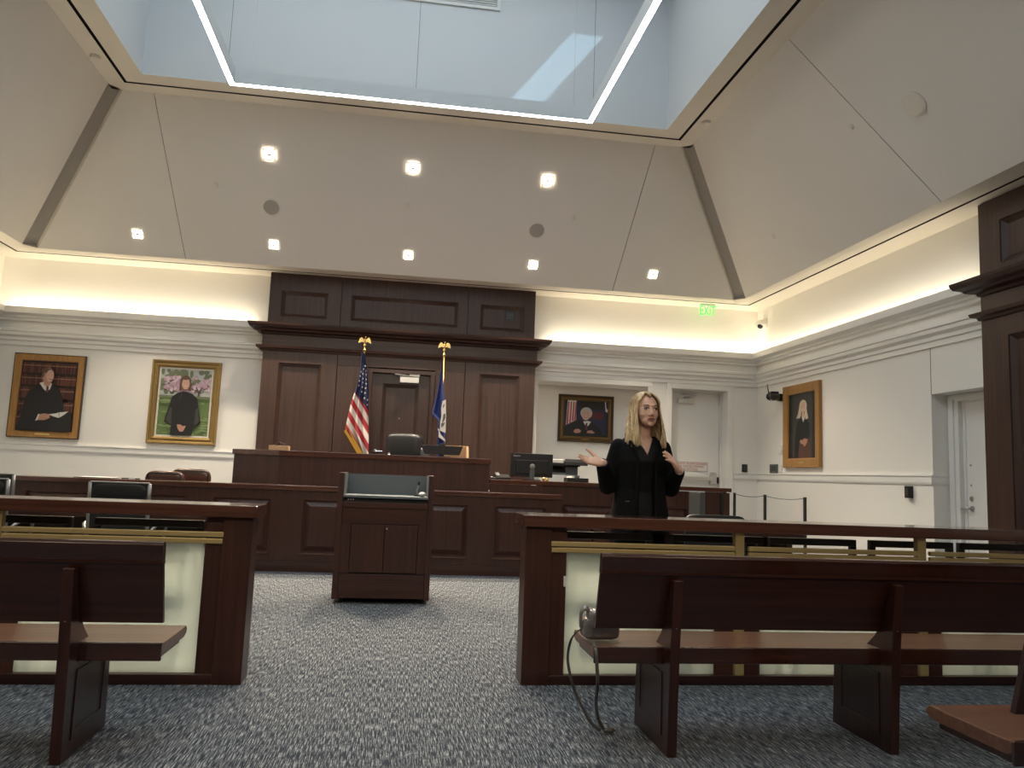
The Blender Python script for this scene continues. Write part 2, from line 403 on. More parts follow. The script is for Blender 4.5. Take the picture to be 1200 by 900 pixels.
bd.build('border', 'sign_red', sg)
for i, (t, s_) in enumerate((('PUSH UNTIL ALARM SOUNDS', .047), ('DOOR CAN BE OPENED', .047), ('IN 15 SECONDS', .044))):
    text_mesh(t, s_, 'sign_red', sg, (4.73, YB + .2475, 1.503 - i * .043), extr=.0006)
# right wall doorway
mb = MB().box(XW + .20, XW + .25, 7.64, 7.789, 0, 2.269).box(XW + .20, XW + .25, 6.3, 7.64, 2.19, 2.269)
mb.box(XW + .185, XW + .20, 7.70, 7.78, 0, 2.25).box(XW + .185, XW + .20, 6.3, 7.70, 2.21, 2.26)
mb.box(XW + .25, XW + .30, 7.60, 7.789, 0, 2.269).box(XW + .25, XW + .3, 6.3, 7.6, 2.17, 2.269)
struct(mb.build('trim_8', 'trim_paint', bevel=.003))
d2 = bpy.data.objects.new('door_2', None); COL.objects.link(d2); d2.location = (XW + .27, 7.1, 0); struct(d2)
BOX('door_leaf', XW + .262, XW + .30, 6.7, 7.62, .01, 2.18, 'trim_paint', d2, .003)
MB().lathe([(0, 0), (.03, 0), (.03, .012), (.012, .016), (.012, .05), (.0, .05)], (XW + .262, 7.535, 1.04), (-1, 0, 0), 16).tube([(XW + .215, 7.535, 1.04), (XW + .205, 7.56, 1.04), (XW + .205, 7.64, 1.035)], .011, 8).build('door_handle', 'steel', d2)
MB().lathe([(0, 0), (.026, 0), (.024, .014), (0, .016)], (XW + .262, 7.54, 1.145), (-1, 0, 0), 16).build('deadbolt', 'steel', d2)
for z in (1.285, 1.50):
    MB().lathe([(0, 0), (.011, 0), (.011, .006), (0, .008)], (XW + .262, 7.545, z), (-1, 0, 0), 12).build('door_stud', 'steel', d2)

# ------------------------------------------------------------------ ceiling
ZS, ZU = 4.062, 5.80
def rect(ix, iy, z): x = XW - ix; return [(-x, YF + iy, z), (-x, YB - iy, z), (x, YB - iy, z), (x, YF + iy, z)]
def urect(x, y, z): return [(-x, 9.6 - y, z), (-x, y, z), (x, y, z), (x, 9.6 - y, z)]
def band(mb, A, B, mi=0):
    for k in range(4): mb.poly([A[k], A[(k + 1) % 4], B[(k + 1) % 4], B[k]], mi)
mb = MB()
so, si = rect(.325, .385, ZS), rect(.36, .42, ZS)
def up(R, dz): return [(p[0], p[1], p[2] + dz) for p in R]
band(mb, rect(0, 0, ZS), so, 1); band(mb, so, up(so, .12), 2); band(mb, up(so, .12), up(si, .12), 2); band(mb, up(si, .12), si, 2)
bi = rect(.60, .67, ZS); band(mb, si, bi, 1)
top = urect(3.78, 9.89, ZU)
uo, ui = urect(3.565, 9.685, ZU), urect(3.525, 9.645, ZU)
band(mb, top, uo, 1); band(mb, uo, up(uo, .12), 2); band(mb, up(uo, .12), up(ui, .12), 2); band(mb, up(ui, .12), ui, 2)
wl = urect(3.28, 9.41, ZU); band(mb, ui, wl, 1)
ZT = 8.0
band(mb, wl, up(wl, ZT - ZU), 3)
# sloping sides, each with recessed strips along the hips and thin open joints
o_ = .13
def lerp(a, b, t): return tuple(a[i] + (b[i] - a[i]) * t for i in range(3))
def slope_piece(b0, b1, t0, t1, mi=0): mb.poly([b0, b1, t1, t0], mi)
def grooved(Bl, Br, Tl, Tr, cuts, inward):
    """trapezoid between bottom edge Bl-Br and top edge Tl-Tr, opened along the given (bottom fraction, top fraction) lines"""
    g = .004
    lb, lt = Vector(Bl), Vector(Tl)
    eb = (Vector(Br) - lb); et = (Vector(Tr) - lt); ub = eb.normalized(); ut = et.normalized()
    pb_, pt_ = lb, lt
    for fb, ft in cuts:
        cb, ct = lb + eb * fb, lt + et * ft
        slope_piece(pb_, cb - ub * g, pt_, ct - ut * g)
        n = Vector(inward) * .03
        mb.poly([cb - ub * g, ct - ut * g, ct - ut * g + n, cb - ub * g + n], 4); mb.poly([cb + ub * g, ct + ut * g, ct + ut * g + n, cb + ub * g + n], 4)
        mb.poly([cb - ub * g + n, cb + ub * g + n, ct + ut * g + n, ct - ut * g + n], 4)
        pb_, pt_ = cb + ub * g, ct + ut * g
    slope_piece(pb_, Vector(Br), pt_, Vector(Tr))
B, T = bi, top
bx, tx = B[2][0], T[2][0]
def fx(x, half): return (x + half) / (2 * half)
for sgn, yb, yt in ((1, B[1][1], T[1][1]), (-1, B[0][1], T[0][1])):
    hb, ht = bx - o_, tx - o_
    grooved((-hb, yb, ZS), (hb, yb, ZS), (-ht, yt, ZU), (ht, yt, ZU), [(fx(-3.118, hb), fx(-3.28, ht)), (fx(3.118, hb), fx(3.28, ht))], (0, .77 * sgn, .64))
ybl, yfl = B[1][1] - o_ - .03, B[0][1] + o_ + .03
ytl, yft = T[1][1] - o_, T[0][1] + o_
for sx in (1, -1):
    cuts = [((y1 - yfl) / (ybl - yfl), (y2 - yft) / (ytl - yft)) for y1, y2 in ((2.83, 2.48), (6.77, 7.12))]
    grooved((sx * bx, yfl, ZS), (sx * bx, ybl, ZS), (sx * tx, yft, ZU), (sx * tx, ytl, ZU), cuts, (.77 * sx, 0, .64))
for sx in (1, -1):
    for sy, yb, yt in ((1, B[1][1], T[1][1]), (-1, B[0][1], T[0][1])):
        b1, b2 = Vector((sx * (bx - o_), yb, ZS)), Vector((sx * bx, yb - sy * (o_ + .03), ZS))
        t1, t2 = Vector((sx * (tx - o_), yt, ZU)), Vector((sx * tx, yt - sy * o_, ZU))
        n = Vector((.5 * sx, .5 * sy, .7)) * .07; iz = Vector((0, 0, 0))
        mb.poly([b1 + n, b2 + n, t2 + n, t1 + n], 4)
        mb.poly([b1, b1 + n, t1 + n, t1], 1); mb.poly([b2, b2 + n, t2 + n, t2], 1)
        mb.poly([b1, b2, b2 + n, b1 + n], 4); mb.poly([t1, t2, t2 + n, t1 + n], 4)
        mb.poly([b1, b2, (sx * bx, yb, ZS)], 1); mb.poly([t1, t2, (sx * tx, yt, ZU)], 1)
# roof over the light well: solid border round the luminous skylight and an unseen slot added to shape the sun patch
SX0, SX1, SY0, SY1 = 2.74, 3.24, 7.75, 8.70
mb.box(-3.4, -2.9, .1, 9.5, ZT, ZT + .1, 3).box(2.5, SX0, .1, 9.5, ZT, ZT + .1, 3).box(SX1, 3.4, .1, 9.5, ZT, ZT + .1, 3)
mb.box(SX0, SX1, .1, SY0, ZT, ZT + .1, 3).box(SX0, SX1, SY1, 9.5, ZT, ZT + .1, 3).box(-2.9, 2.5, .1, .7, ZT, ZT + .1, 3).box(-2.9, 2.5, 8.7, 9.5, ZT, ZT + .1, 3)
struct(mb.build('ceiling', ['ceiling_paint', 'band_paint', 'black_gap', 'well_paint', 'hip_strip']))
wn = bpy.data.objects.new('window_1', None); COL.objects.link(wn); wn.location = (0, 4.7, ZT); struct(wn)
MB().box(-2.9, 2.5, .7, 8.7, ZT + .05, ZT + .08).build('window_pane', 'skylight_glass', wn)
fm = MB()
for i in range(5): fm.box(-2.9 + i * 1.35 - .03, -2.9 + i * 1.35 + .03, .7, 8.7, ZT - .02, ZT + .05)
for i in range(6): fm.box(-2.9, 2.5, .7 + i * 1.6 - .03, .7 + i * 1.6 + .03, ZT - .02, ZT + .05)
fm.build('window_frame', 'white_paint', wn)
# fine panel joints on the well walls
js = MB()
for x in (-2.3, -.02, 2.27): js.box(x - .002, x + .002, 9.4085, 9.4105, ZU + .02, ZT)
struct(js.build('trim_10', 'joint'))

# hanging light ring
ring = thing('pendant_light', 'rectangular white light ring hanging inside the skylight well', 'light', (0, 4.8, 5.13))
RX, RY, RZ = 1.915, 8.05, 5.13
mb = MB(); O = urect(RX + .03, RY + .03, RZ); I = urect(RX - .03, RY - .03, RZ)
band(mb, up(O, .01), up(O, .16)); band(mb, up(I, .01), up(I, .16)); band(mb, up(O, .16), up(I, .16)); band(mb, up(O, .01), up(O, .0)); band(mb, up(I, .01), up(I, 0))
band(mb, up(O, .006), up(I, .006))
mb.build('housing', 'well_paint', ring)
mb = MB(); band(mb, urect(RX + .027, RY + .027, RZ), urect(RX - .027, RY - .027, RZ)); mb.build('light_strip', 'led', ring)
for x, y in ((-1.72, RY), (-.04, RY), (1.72, RY), (-1.72, 1.55), (1.72, 1.55)):
    MB().tube([(x, y, RZ + .16), (x, y, ZT)], .0022, 5).build('cable', 'steel', ring)

# grille high on the well wall
g = thing('air_grille', 'white linear air grille high on the skylight well wall', 'grille', (0, 9.4, 7.17))
mb = MB().box(-1.0, 1.0, 9.385, 9.409, 7.16, 7.20).box(-1.0, 1.0, 9.385, 9.409, 7.56, 7.60).box(-1.0, -.96, 9.385, 9.409, 7.2, 7.56).box(.96, 1.0, 9.385, 9.409, 7.2, 7.56)
mb.build('frame', 'white_plastic', g)
mb = MB(); z = 7.215
while z < 7.555: mb.box(-.96, .96, 9.39, 9.407, z, z + .012); z += .03
mb.build('slats', 'white_plastic', g)

# ceiling fittings -------------------------------------------------------
NS = Vector((0, -(ZU - ZS), -(11.33 - 9.89))).normalized()          # outward (room-facing) normal of the back slope
def frame_at(n):
    n = Vector(n); u = Vector((1, 0, 0)) if abs(n.x) < .5 else Vector((0, 1, 0)); u = (u - n * u.dot(n)).normalized()
    return u, n.cross(u)
def downlight(c, n, label):
    n = Vector(n); u, v = frame_at(n); c = Vector(c)
    t = thing('recessed_downlight', label, 'ceiling light', c, 'square recessed downlights on the sloping ceiling')
    def P(a, b, w): return c + u * a + v * b + n * w
    m1 = MB(); h, k = .078, .060
    O = [P(a, b, .006) for a, b in ((-h, -h), (h, -h), (h, h), (-h, h))]; O0 = [P(a, b, 0) for a, b in ((-h, -h), (h, -h), (h, h), (-h, h))]
    I = [P(a, b, .006) for a, b in ((-k, -k), (k, -k), (k, k), (-k, k))]
    band(m1, O0, O); band(m1, O, I); m1.build('trim_ring', 'lamp_reflector', t)
    m2 = MB(); J = [P(a, b, .0035) for a, b in ((-k, -k), (k, -k), (k, k), (-k, k))]
    m2.poly(J); m2.build('lens', 'lamp_lens', t)
    m3 = MB().box(-.026, .026, -.016, .016, 0, .02)
    m3.v = [tuple(P(a, b, .004 + w * .6)) for a, b, w in m3.v]; m3.build('lamp_baffle', 'hip_strip', t)
    return t
lights = []
words = {-3.7: 'outermost toward the portrait of the seated man', -1.9: 'above the left panel of the wood wall', 0: 'straight above the wood wall door', 1.85: 'above the vented panel of the wood wall', 3.68: 'nearest the green exit sign'}
for x in (-3.72, -1.89, 0, 1.84, 3.69):
    kx = min(words, key=lambda q: abs(q - x))
    lights.append(((x, 11.12, 4.313), NS, 'square recessed downlight, lower row, ' + words[kx]))
for x, wd in ((-1.9, 'over the US flag side'), (0, 'in the middle of its row'), (1.87, 'over the blue flag side')):
    lights.append(((x, 10.293, 5.303), NS, 'square recessed downlight, upper row near the skylight, ' + wd))
for c, n, lab in lights: downlight(c, n, lab)
def disc(name, c, n, prof, mat, label, cat, group=None, core=None):
    t = thing(name, label, cat, c, group)
    MB().lathe(prof, c, n, 24).build('body', mat, t, smooth=False)
    if core: MB().lathe(core[0], Vector(c) + Vector(n) * core[2], n, 20).build('face', core[1], t)
    return t
NR = Vector((-(ZU - ZS), 0, -(5.2 - 3.78))).normalized()
sp = [(0, 0), (.125, 0), (.125, .006), (.112, .009), (0, .009)]
fc = ([(0, 0), (.108, 0), (.104, .004), (0, .006)], 'speaker_grille', .008)
disc('ceiling_speaker', (-1.903, 10.766, 4.739), NS, sp, 'ceiling_paint', 'round ceiling speaker on the back slope above the left downlights', 'speaker', 'round ceiling speakers', fc)
disc('ceiling_speaker', (1.817, 10.771, 4.733), NS, sp, 'ceiling_paint', 'round ceiling speaker on the back slope above the vented wood panel', 'speaker', 'round ceiling speakers', fc)
disc('ceiling_speaker', (4.60, 6.313, 4.792), NR, sp, 'band_paint', 'large round speaker on the right ceiling slope', 'speaker', 'round ceiling speakers', ([(0, 0), (.108, 0), (.104, .004), (0, .006)], 'band_paint', .008))
spr = [(0, 0), (.035, 0), (.035, .006), (.02, .012), (.02, .02), (0, .02)]
for c, n, l in (((-2.618, 10.607, 4.93), NS, 'small sprinkler cap on the ceiling beside the left downlight'), ((-.045, 10.633, 4.90), NS, 'small sprinkler cap on the ceiling under the middle downlight'),
                ((2.319, 10.617, 4.919), NS, 'small sprinkler cap on the ceiling beyond the second speaker'), ((4.486, 7.149, 4.937), NR, 'small sprinkler cap on the right slope beside the joint'),
                ((4.829, 9.517, 4.517), NR, 'small sprinkler cap on the right slope near the exit sign corner')):
    disc('sprinkler', c, n, spr, 'band_paint', l, 'sprinkler', 'concealed sprinklers')
sm = [(0, 0), (.06, 0), (.06, .012), (.045, .03), (0, .032)]
disc('smoke_detector', (-3.69, 9.095, ZU), (0, 0, -1), sm, 'band_paint', 'round detector on the skylight edge above the left hip strip', 'detector')
disc('smoke_detector', (3.69, 9.087, ZU), (0, 0, -1), sm, 'band_paint', 'round detector on the skylight edge above the right hip strip', 'detector')

# exit sign hung from the soffit
ex = thing('exit_sign', 'green lit EXIT sign hanging under the ceiling edge', 'sign', (4.82, 11.75, 4.06))
BOX('canopy', 4.70, 4.94, 11.735, 11.765, 4.045, 4.061, 'white_plastic', ex)
et = text_mesh('EXIT', .225, 'exit_green', ex, (4.82, 11.74, 3.952), extr=.004, bold=.001)
for v in et.data.vertices: v.co.x *= .60
# dome camera in the cove corner
dc = thing('dome_camera', 'white dome security camera on the cove of the right wall', 'camera', (XW, 11.75, 3.78))
MB().ball((XW - .075, 11.74, 3.80), (.075, .10, .07)).box(XW - .03, XW, 11.66, 11.82, 3.74, 3.88).build('housing', 'white_plastic', dc, smooth=True)
MB().ball((XW - .10, 11.70, 3.755), .045).build('lens_dome', 'black_plastic', dc, smooth=True)
# camera with antenna at the right wall
wc = thing('wall_camera', 'black video camera with an antenna on the right wall beside the portrait', 'camera', (XW, 11.15, 2.55))
BOX('wall_bracket', 5.72, XW, 11.10, 11.20, 2.49, 2.60, 'black_plastic', wc, .01)
MB().tube([(5.745, 11.15, 2.555), (5.72, 11.15, 2.555), (5.60, 11.15, 2.55), (5.56, 11.15, 2.55)], [.03, .058, .062, .05], 18).build('camera_body', 'grey_leather', wc, smooth=True)
BOX('shroud', 5.60, 5.72, 11.11, 11.19, 2.60, 2.63, 'black_plastic', wc, .006)
MB().lathe([(0, 0), (.046, 0), (.04, .012), (0, .016)], (5.56, 11.15, 2.55), (-1, 0, 0), 18).build('lens', 'screen', wc)
MB().tube([(5.56, 11.12, 2.58), (5.545, 11.12, 2.66), (5.53, 11.12, 2.74)], [.010, .008, .005], 8).build('antenna', 'black_plastic', wc)
BOX('indicator', 5.575, 5.59, 11.09, 11.10, 2.49, 2.50, 'white_plastic', wc)

def wallbox(name, label, cat, cx, cz, w_, h_, mat, wall, d=.02, inner=None, group=None, y=None):
    """small wall fitting. wall 'b' = back wall (cx is X), 'r' = right wall (cx is Y)"""
    if wall == 'b': yy = y or YB; a = (cx - w_ / 2, cx + w_ / 2, yy - d, yy, cz - h_ / 2, cz + h_ / 2); loc = (cx, yy, cz); i = (cx - w_ / 3.4, cx + w_ / 3.4, yy - d - .004, yy - d, cz - h_ / 3.4, cz + h_ / 3.4)
    else: a = (XW - d, XW, cx - w_ / 2, cx + w_ / 2, cz - h_ / 2, cz + h_ / 2); loc = (XW, cx, cz); i = (XW - d - .004, XW - d, cx - w_ / 3.4, cx + w_ / 3.4, cz - h_ / 3.4, cz + h_ / 3.4)
    t = thing(name, label, cat, loc, group)
    BOX('case', *a, mat, t, .003)
    if inner: BOX('face', *i, inner, t)
    return t
wallbox('card_reader', 'small dark card reader on the back wall beside the exit door', 'card reader', 5.575, 1.462, .085, .125, 'black_plastic', 'b', .03, 'grey_leather')
wallbox('control_panel', 'dark square control panel on the right wall above the chair rail', 'control panel', 11.42, 1.462, .24, .135, 'grey_plastic', 'r', .02, 'grey_leather')
wallbox('switch_plate', 'white switch plate beside the robed woman portrait, upper one', 'switch', 11.21, 1.745, .10, .14, 'white_plastic', 'r', .01, 'trim_paint')
wallbox('switch_plate', 'white switch plate just above the chair rail by the dark panel', 'switch', 11.21, 1.46, .10, .12, 'white_plastic', 'r', .01, 'trim_paint')
wallbox('card_reader', 'black card reader on the right wall below the chair rail', 'card reader', 8.17, 1.188, .09, .135, 'black_plastic', 'r', .05, 'grey_leather')

# ------------------------------------------------------------------ wood wall behind the judge
ww = thing('panelled_wood_wall', 'dark wood panelled wall with a door behind the judge bench', 'wood panelling', (0, 11.7, .3))
FY = 11.70
fb = lambda u, v, w_: (u, FY - w_, v)
# body around the door
MB().box(-2.0, -.56, FY + .071, YB, .3, 4.058).box(.56, 2.0, FY + .071, YB, .3, 4.058).box(-.56, .56, FY + .071, YB, 2.74, 4.058).build('core', 'wallwood_z', ww)
panelled(ww, -2.03, -.956, .3, 2.88, [(-1.80, -1.17, .9, 2.72)], fb, 'wallwood_z', 'wallwood_z', th=.05, style='mould')
panelled(ww, .956, 2.03, .3, 2.88, [(1.17, 1.80, .9, 2.72)], fb, 'wallwood_z', 'wallwood_z', th=.05, style='mould')
BOX('wall_board', -.944, -.50, FY + .001, FY + .05, .3, 2.72, 'wallwood_z', ww); BOX('wall_board', .50, .944, FY + .001, FY + .05, .3, 2.72, 'wallwood_z', ww)
BOX('wall_board', -.944, .944, FY + .001, FY + .05, 2.725, 2.88, 'wallwood_x', ww)
panelled(ww, -2.0, -.958, 3.26, 4.058, [(-1.83, -1.14, 3.40, 3.80)], lambda u, v, w_: (u, FY + .02 - w_, v), 'wallwood_z', 'wallwood_z', th=.05, style='mould')
panelled(ww, -.948, .948, 3.26, 4.058, [(-.81, .81, 3.40, 3.80)], lambda u, v, w_: (u, FY + .02 - w_, v), 'wallwood_z', 'wallwood_z', th=.05, style='mould')
panelled(ww, .958, 2.0, 3.26, 4.058, [(1.14, 1.83, 3.40, 3.80)], lambda u, v, w_: (u, FY + .02 - w_, v), 'wallwood_z', 'wallwood_z', th=.05, style='mould')
def crown(mb, x, pr, y0=FY):     # profile wraps the front and both ends of a projecting block
    A = [];
    for d, z in pr: A.append([(-x - d, YB, z), (-x - d, y0 - d, z), (x + d, y0 - d, z), (x + d, YB, z)])
    for i in range(len(pr) - 1):
        for k in range(3): mb.poly([A[i][k], A[i][k + 1], A[i + 1][k + 1], A[i + 1][k]])
    mb.poly(A[-1]); mb.poly(A[0][::-1])
    return mb
crown(MB(), 2.05, [(0, 3.12), (.02, 3.13), (.03, 3.155), (.10, 3.17), (.115, 3.19), (.17, 3.21), (.19, 3.245), (.195, 3.275)]).build('crown_moulding', 'crown_wood', ww)
BOX('frieze_board', -2.05, 2.05, FY - .005, YB, 2.95, 3.12, 'wallwood_x', ww)
crown(MB(), 2.05, [(0, 2.88), (.02, 2.885), (.03, 2.91), (.07, 2.92), (.08, 2.955)]).build('lower_moulding', 'wallwood_x', ww)
vt = MB().box(1.53, 1.69, FY + .048, FY + .064, 3.585, 3.725); vt.build('vent', 'black_plastic', ww)
mb = MB()
for i in range(6): mb.box(1.55, 1.67, FY + .044, FY + .048, 3.60 + i * .019, 3.607 + i * .019)
mb.build('vent_slats', 'grey_plastic', ww)
# door frame + door 3
mb = MB().box(-.50, -.435, FY - .02, FY + .10, .3, 2.70).box(.435, .50, FY - .02, FY + .10, .3, 2.70).box(-.435, .435, FY - .02, FY + .10, 2.645, 2.70)
mb.build('door_frame', 'door_wood', ww, bevel=.004)
d3 = bpy.data.objects.new('door_3', None); COL.objects.link(d3); d3.location = (0, FY + .05, .45); struct(d3)
panelled(d3, -.43, .43, .46, 2.64, [(-.275, .275, .7, 2.50)], lambda u, v, w_: (u, FY + .055 - w_, v), 'door_wood', 'door_wood', th=.05, style='mould', fname='door_leaf')
BOX('door_core', -.43, .43, FY + .106, FY + .115, .46, 2.64, 'door_wood', d3)
BOX('door_closer', -.02, .265, FY - .01, FY + .045, 2.515, 2.60, 'aluminium', d3, .006)
MB().tube([(.20, FY, 2.61), (-.10, FY - .10, 2.625), (-.02, FY + .02, 2.64)], .011, 6).box(.12, .27, FY - .01, FY + .03, 2.615, 2.65).build('closer_arm', 'steel', d3)
MB().lathe([(0, 0), (.03, 0), (.03, .01), (.012, .014), (.012, .05), (0, .05)], (-.33, FY + .05, 1.475), (0, -1, 0), 18).tube([(-.33, FY, 1.475), (-.31, FY - .01, 1.475), (-.22, FY - .01, 1.478)], .011, 8).build('door_handle', 'chrome', d3)
MB().lathe([(0, 0), (.008, 0), (.008, .01), (0, .01)], (.0, FY + .097, 1.98), (0, -1, 0), 10).build('door_viewer', 'brass', d3)

# right-wall wood pilaster
pr_ = thing('wood_pilaster', 'tall dark wood panelled pilaster on the right wall', 'wood panelling', (5.62, 6.0, 0))
PX, PY = 5.60, 6.77
fr_ = lambda u, v, w_: (PX - w_, u, v)
MB().box(PX + .05, XW, 3.4, PY, 0, 4.058).build('core', 'wallwood_z', pr_)
panelled(pr_, 3.4, PY, 0, 2.88, [(3.9, 6.44, .35, 2.70)], fr_, 'wallwood_z', 'wallwood_z', th=.05, style='mould')
panelled(pr_, 3.4, PY, 3.26, 4.058, [(3.9, 6.50, 3.40, 3.83)], fr_, 'wallwood_z', 'wallwood_z', th=.05, style='mould')
def crown_r(pr):
    mb = MB(); A = []
    for d, z in pr: A.append([(XW, PY + d, z), (PX - d, PY + d, z), (PX - d, 3.4 - d, z), (XW, 3.4 - d, z)])
    for i in range(len(pr) - 1):
        for k in range(3): mb.poly([A[i][k], A[i][k + 1], A[i + 1][k + 1], A[i + 1][k]])
    mb.poly(A[-1]); mb.poly(A[0][::-1]); return mb
crown_r([(0, 3.12), (.02, 3.13), (.03, 3.155), (.10, 3.17), (.115, 3.19), (.17, 3.21), (.19, 3.245), (.195, 3.275)]).build('crown_moulding', 'crown_wood', pr_)
BOX('frieze_board', PX, XW, 3.4, PY, 2.95, 3.12, 'wallwood_y', pr_)
crown_r([(0, 2.88), (.02, 2.885), (.03, 2.91), (.07, 2.92), (.08, 2.955)]).build('lower_moulding', 'wallwood_y', pr_)

# ------------------------------------------------------------------ benches
cb = thing('court_bench', 'long low dark wood panelled counter in front of the judge bench', 'counter', (-1.0, 9.5, 0))
FB = 9.40
pans = [(-4.05, -3.32, .215, .83), (-3.02, -2.33, .215, .83), (-2.06, -1.40, .215, .83), (-1.05, -.25, .215, .83), (.08, .88, .215, .83), (1.19, 1.84, .215, .83)]
panelled(cb, -4.20, 2.0, .115, .93, pans, lambda u, v, w_: (u, FB - w_, v), 'wood_z', 'wood_z')
BOX('core', -4.19, 1.99, FB + .03, FB + .10, .0, .93, 'wood_z', cb)
BOX('plinth', -4.20, 2.0, FB - .012, FB + .03, 0, .112, 'wood_x', cb, .003)
BOX('worktop', -4.22, 2.02, FB - .03, FB + .44, .93, .985, 'rail_x', cb, .006)
BOX('side_board', 1.97, 2.0, FB + .10, FB + .43, 0, .93, 'wood_z', cb); BOX('side_board', -4.2, -4.17, FB + .10, FB + .43, 0, .93, 'wood_z', cb)
mb = MB()
for p in pans: mb.prism([(FB, .19), (FB - .022, .198), (FB - .022, .215), (FB, .222)], 'x', p[0] - .01, p[1] + .01)
mb.build('panel_ledge', 'rail_x', cb)

jb = thing('judge_bench', 'raised dark wood judge bench with an angled wing', 'bench', (-.2, 10.0, 0))
A_, B_, C_ = (-2.03, 10.25), (-1.42, 9.90), (1.17, 9.90)
MB().prism([A_, B_, C_, (1.17, 9.98), (-1.38, 9.98), (-1.99, 10.32)], 'z', 0, 1.33).build('front_board', 'wood_z', jb)
def off(p, d): return (p[0], p[1] - d)
MB().prism([(A_[0] - .02, A_[1] - .03), (B_[0] - .01, B_[1] - .03), (C_[0] + .02, C_[1] - .03), (1.19, 10.45), (-1.2, 10.45), (-1.8, 10.75)], 'z', 1.33, 1.395).build('top', 'rail_x', jb, bevel=.004)
MB().box(1.12, 1.165, 9.98, 10.42, .3, 1.33).build('side_board', 'wood_z', jb)

cc = thing('clerk_counter', 'dark wood clerk counter right of the judge bench', 'counter', (2.8, 10, 0))
CY = 9.86
panelled(cc, 2.0, 4.38, .115, 1.08, [(2.12, 2.86, .22, .86), (3.12, 3.80, .22, .86)], lambda u, v, w_: (u, CY - w_, v), 'wood_z', 'wood_z')
BOX('core', 1.19, 4.37, CY + .03, CY + .10, 0, 1.08, 'wood_z', cc)
BOX('upper_board', 1.19, 2.0, CY, CY + .03, .6, 1.08, 'wood_z', cc)
BOX('plinth', 2.0, 4.38, CY - .01, CY + .03, 0, .112, 'wood_x', cc)
BOX('worktop', 1.19, 4.40, CY - .02, CY + .80, 1.09, 1.142, 'rail_x', cc, .005)
BOX('side_board', 4.34, 4.38, CY + .10, CY + .75, 0, 1.09, 'wood_z', cc); BOX('corner_strip', 4.25, 4.285, CY - .012, CY, .12, 1.08, 'black_plastic', cc)
bc = thing('back_counter', 'dark low counter under the niche carrying the printer', 'counter', (2.4, 11.3, .3))
BOX('cabinet', 2.10, 3.0, 11.08, 11.66, .3, 1.08, 'wood_z', bc); BOX('worktop', 2.08, 3.02, 11.05, 11.68, 1.08, 1.12, 'wood_x', bc, .004)

# lectern
lc = thing('lectern', 'dark wood lectern on casters with a grey sunken top in the aisle', 'lectern', (-.08, 7.55, 0))
lx0, lx1, ly0, ly1 = -.512, .358, 7.27, 7.88
side = [(ly0, .04), (ly1, .04), (ly1, 1.165), (ly0, 1.165)]
MB().prism(side, 'x', lx0, lx0 + .05).build('side_panel', 'wood_z', lc, bevel=.004)
MB().prism(side, 'x', lx1 - .05, lx1).build('side_panel', 'wood_z', lc, bevel=.004)
BOX('back_board', lx0 + .05, lx1 - .05, ly1 - .04, ly1, .04, 1.165, 'wood_z', lc)
BOX('inner_lining', lx0 + .051, lx1 - .051, ly1 - .07, ly1 - .04, .95, 1.155, 'slate', lc)
for xa in (lx0 + .05, lx1 - .056): BOX('side_lining', xa, xa + .006, ly0 + .02, ly1 - .07, .965, 1.155, 'slate', lc)
BOX('reading_shelf', lx0 + .05, lx1 - .05, ly0 + .01, ly1 - .04, .945, .965, 'slate', lc)
BOX('device_slot', lx0 + .05, lx1 - .05, ly0 + .06, ly0 + .2, .905, .945, 'black_plastic', lc)
mb = MB()
for i in range(3): mb.box(lx0 + .09 + i * .022, lx0 + .10 + i * .022, ly0 + .057, ly0 + .06, .92, .93)
mb.build('slot_buttons', 'white_plastic', lc)
BOX('front_rail', lx0 + .05, lx1 - .05, ly0, ly0 + .06, .855, .905, 'wood_x', lc, .003)
BOX('upper_panel', lx0 + .052, lx1 - .052, ly0 + .008, ly0 + .04, .712, .852, 'wood_x', lc, .002)
BOX('stile', lx0 + .05, -.378, ly0 + .006, ly0 + .04, .27, .712, 'wood_z', lc); BOX('stile', .232, lx1 - .05, ly0 + .006, ly0 + .04, .27, .712, 'wood_z', lc)
BOX('cabinet_back', lx0 + .05, lx1 - .05, ly0 + .03, ly0 + .045, .05, .72, 'black_gap', lc)
a = BOX('door', -.372, -.076, ly0 + .008, ly0 + .028, .278, .706, 'wood_z', lc, .002); b2 = BOX('door', -.070, .226, ly0 + .008, ly0 + .028, .278, .706, 'wood_z', lc, .002)
MB().lathe([(0, 0), (.009, 0), (.009, .008), (0, .008)], (-.055, ly0 + .008, .672), (0, -1, 0), 12).build('lock', 'steel', b2)
BOX('kick_board', lx0 + .05, lx1 - .05, ly0 + .012, ly0 + .03, .05, .262, 'wood_x', lc, .002)
for x in (lx0 + .08, lx1 - .08):
    for y in (ly0 + .1, ly1 - .1): MB().lathe([(0, -.012), (.028, -.012), (.028, .012), (0, .012)], (x, y, .028), (1, 0, 0), 14).build('caster', 'black_plastic', lc)
mc = thing('microphone', 'small black gooseneck microphone on the lectern shelf', 'microphone', (.21, 7.55, .965))
MB().lathe([(0, 0), (.035, 0), (.03, .015), (0, .02)], (.215, 7.58, .966), (0, 0, 1), 16).build('base', 'black_plastic', mc)
MB().tube([(.215, 7.58, .98), (.205, 7.58, 1.02), (.215, 7.57, 1.05), (.22, 7.55, 1.075)], .006, 8).build('gooseneck', 'steel', mc)
MB().ball((.222, 7.545, 1.09), (.013, .013, .022)).build('capsule', 'black_plastic', mc, smooth=True)
ms = thing('rounded_gadget', 'cream coloured rounded gadget at the corner of the lectern shelf', 'gadget', (.275, 7.42, .965))
MB().ball((.255, 7.42, .990), (.034, .05, .021)).build('shell', 'paper', ms, smooth=True)
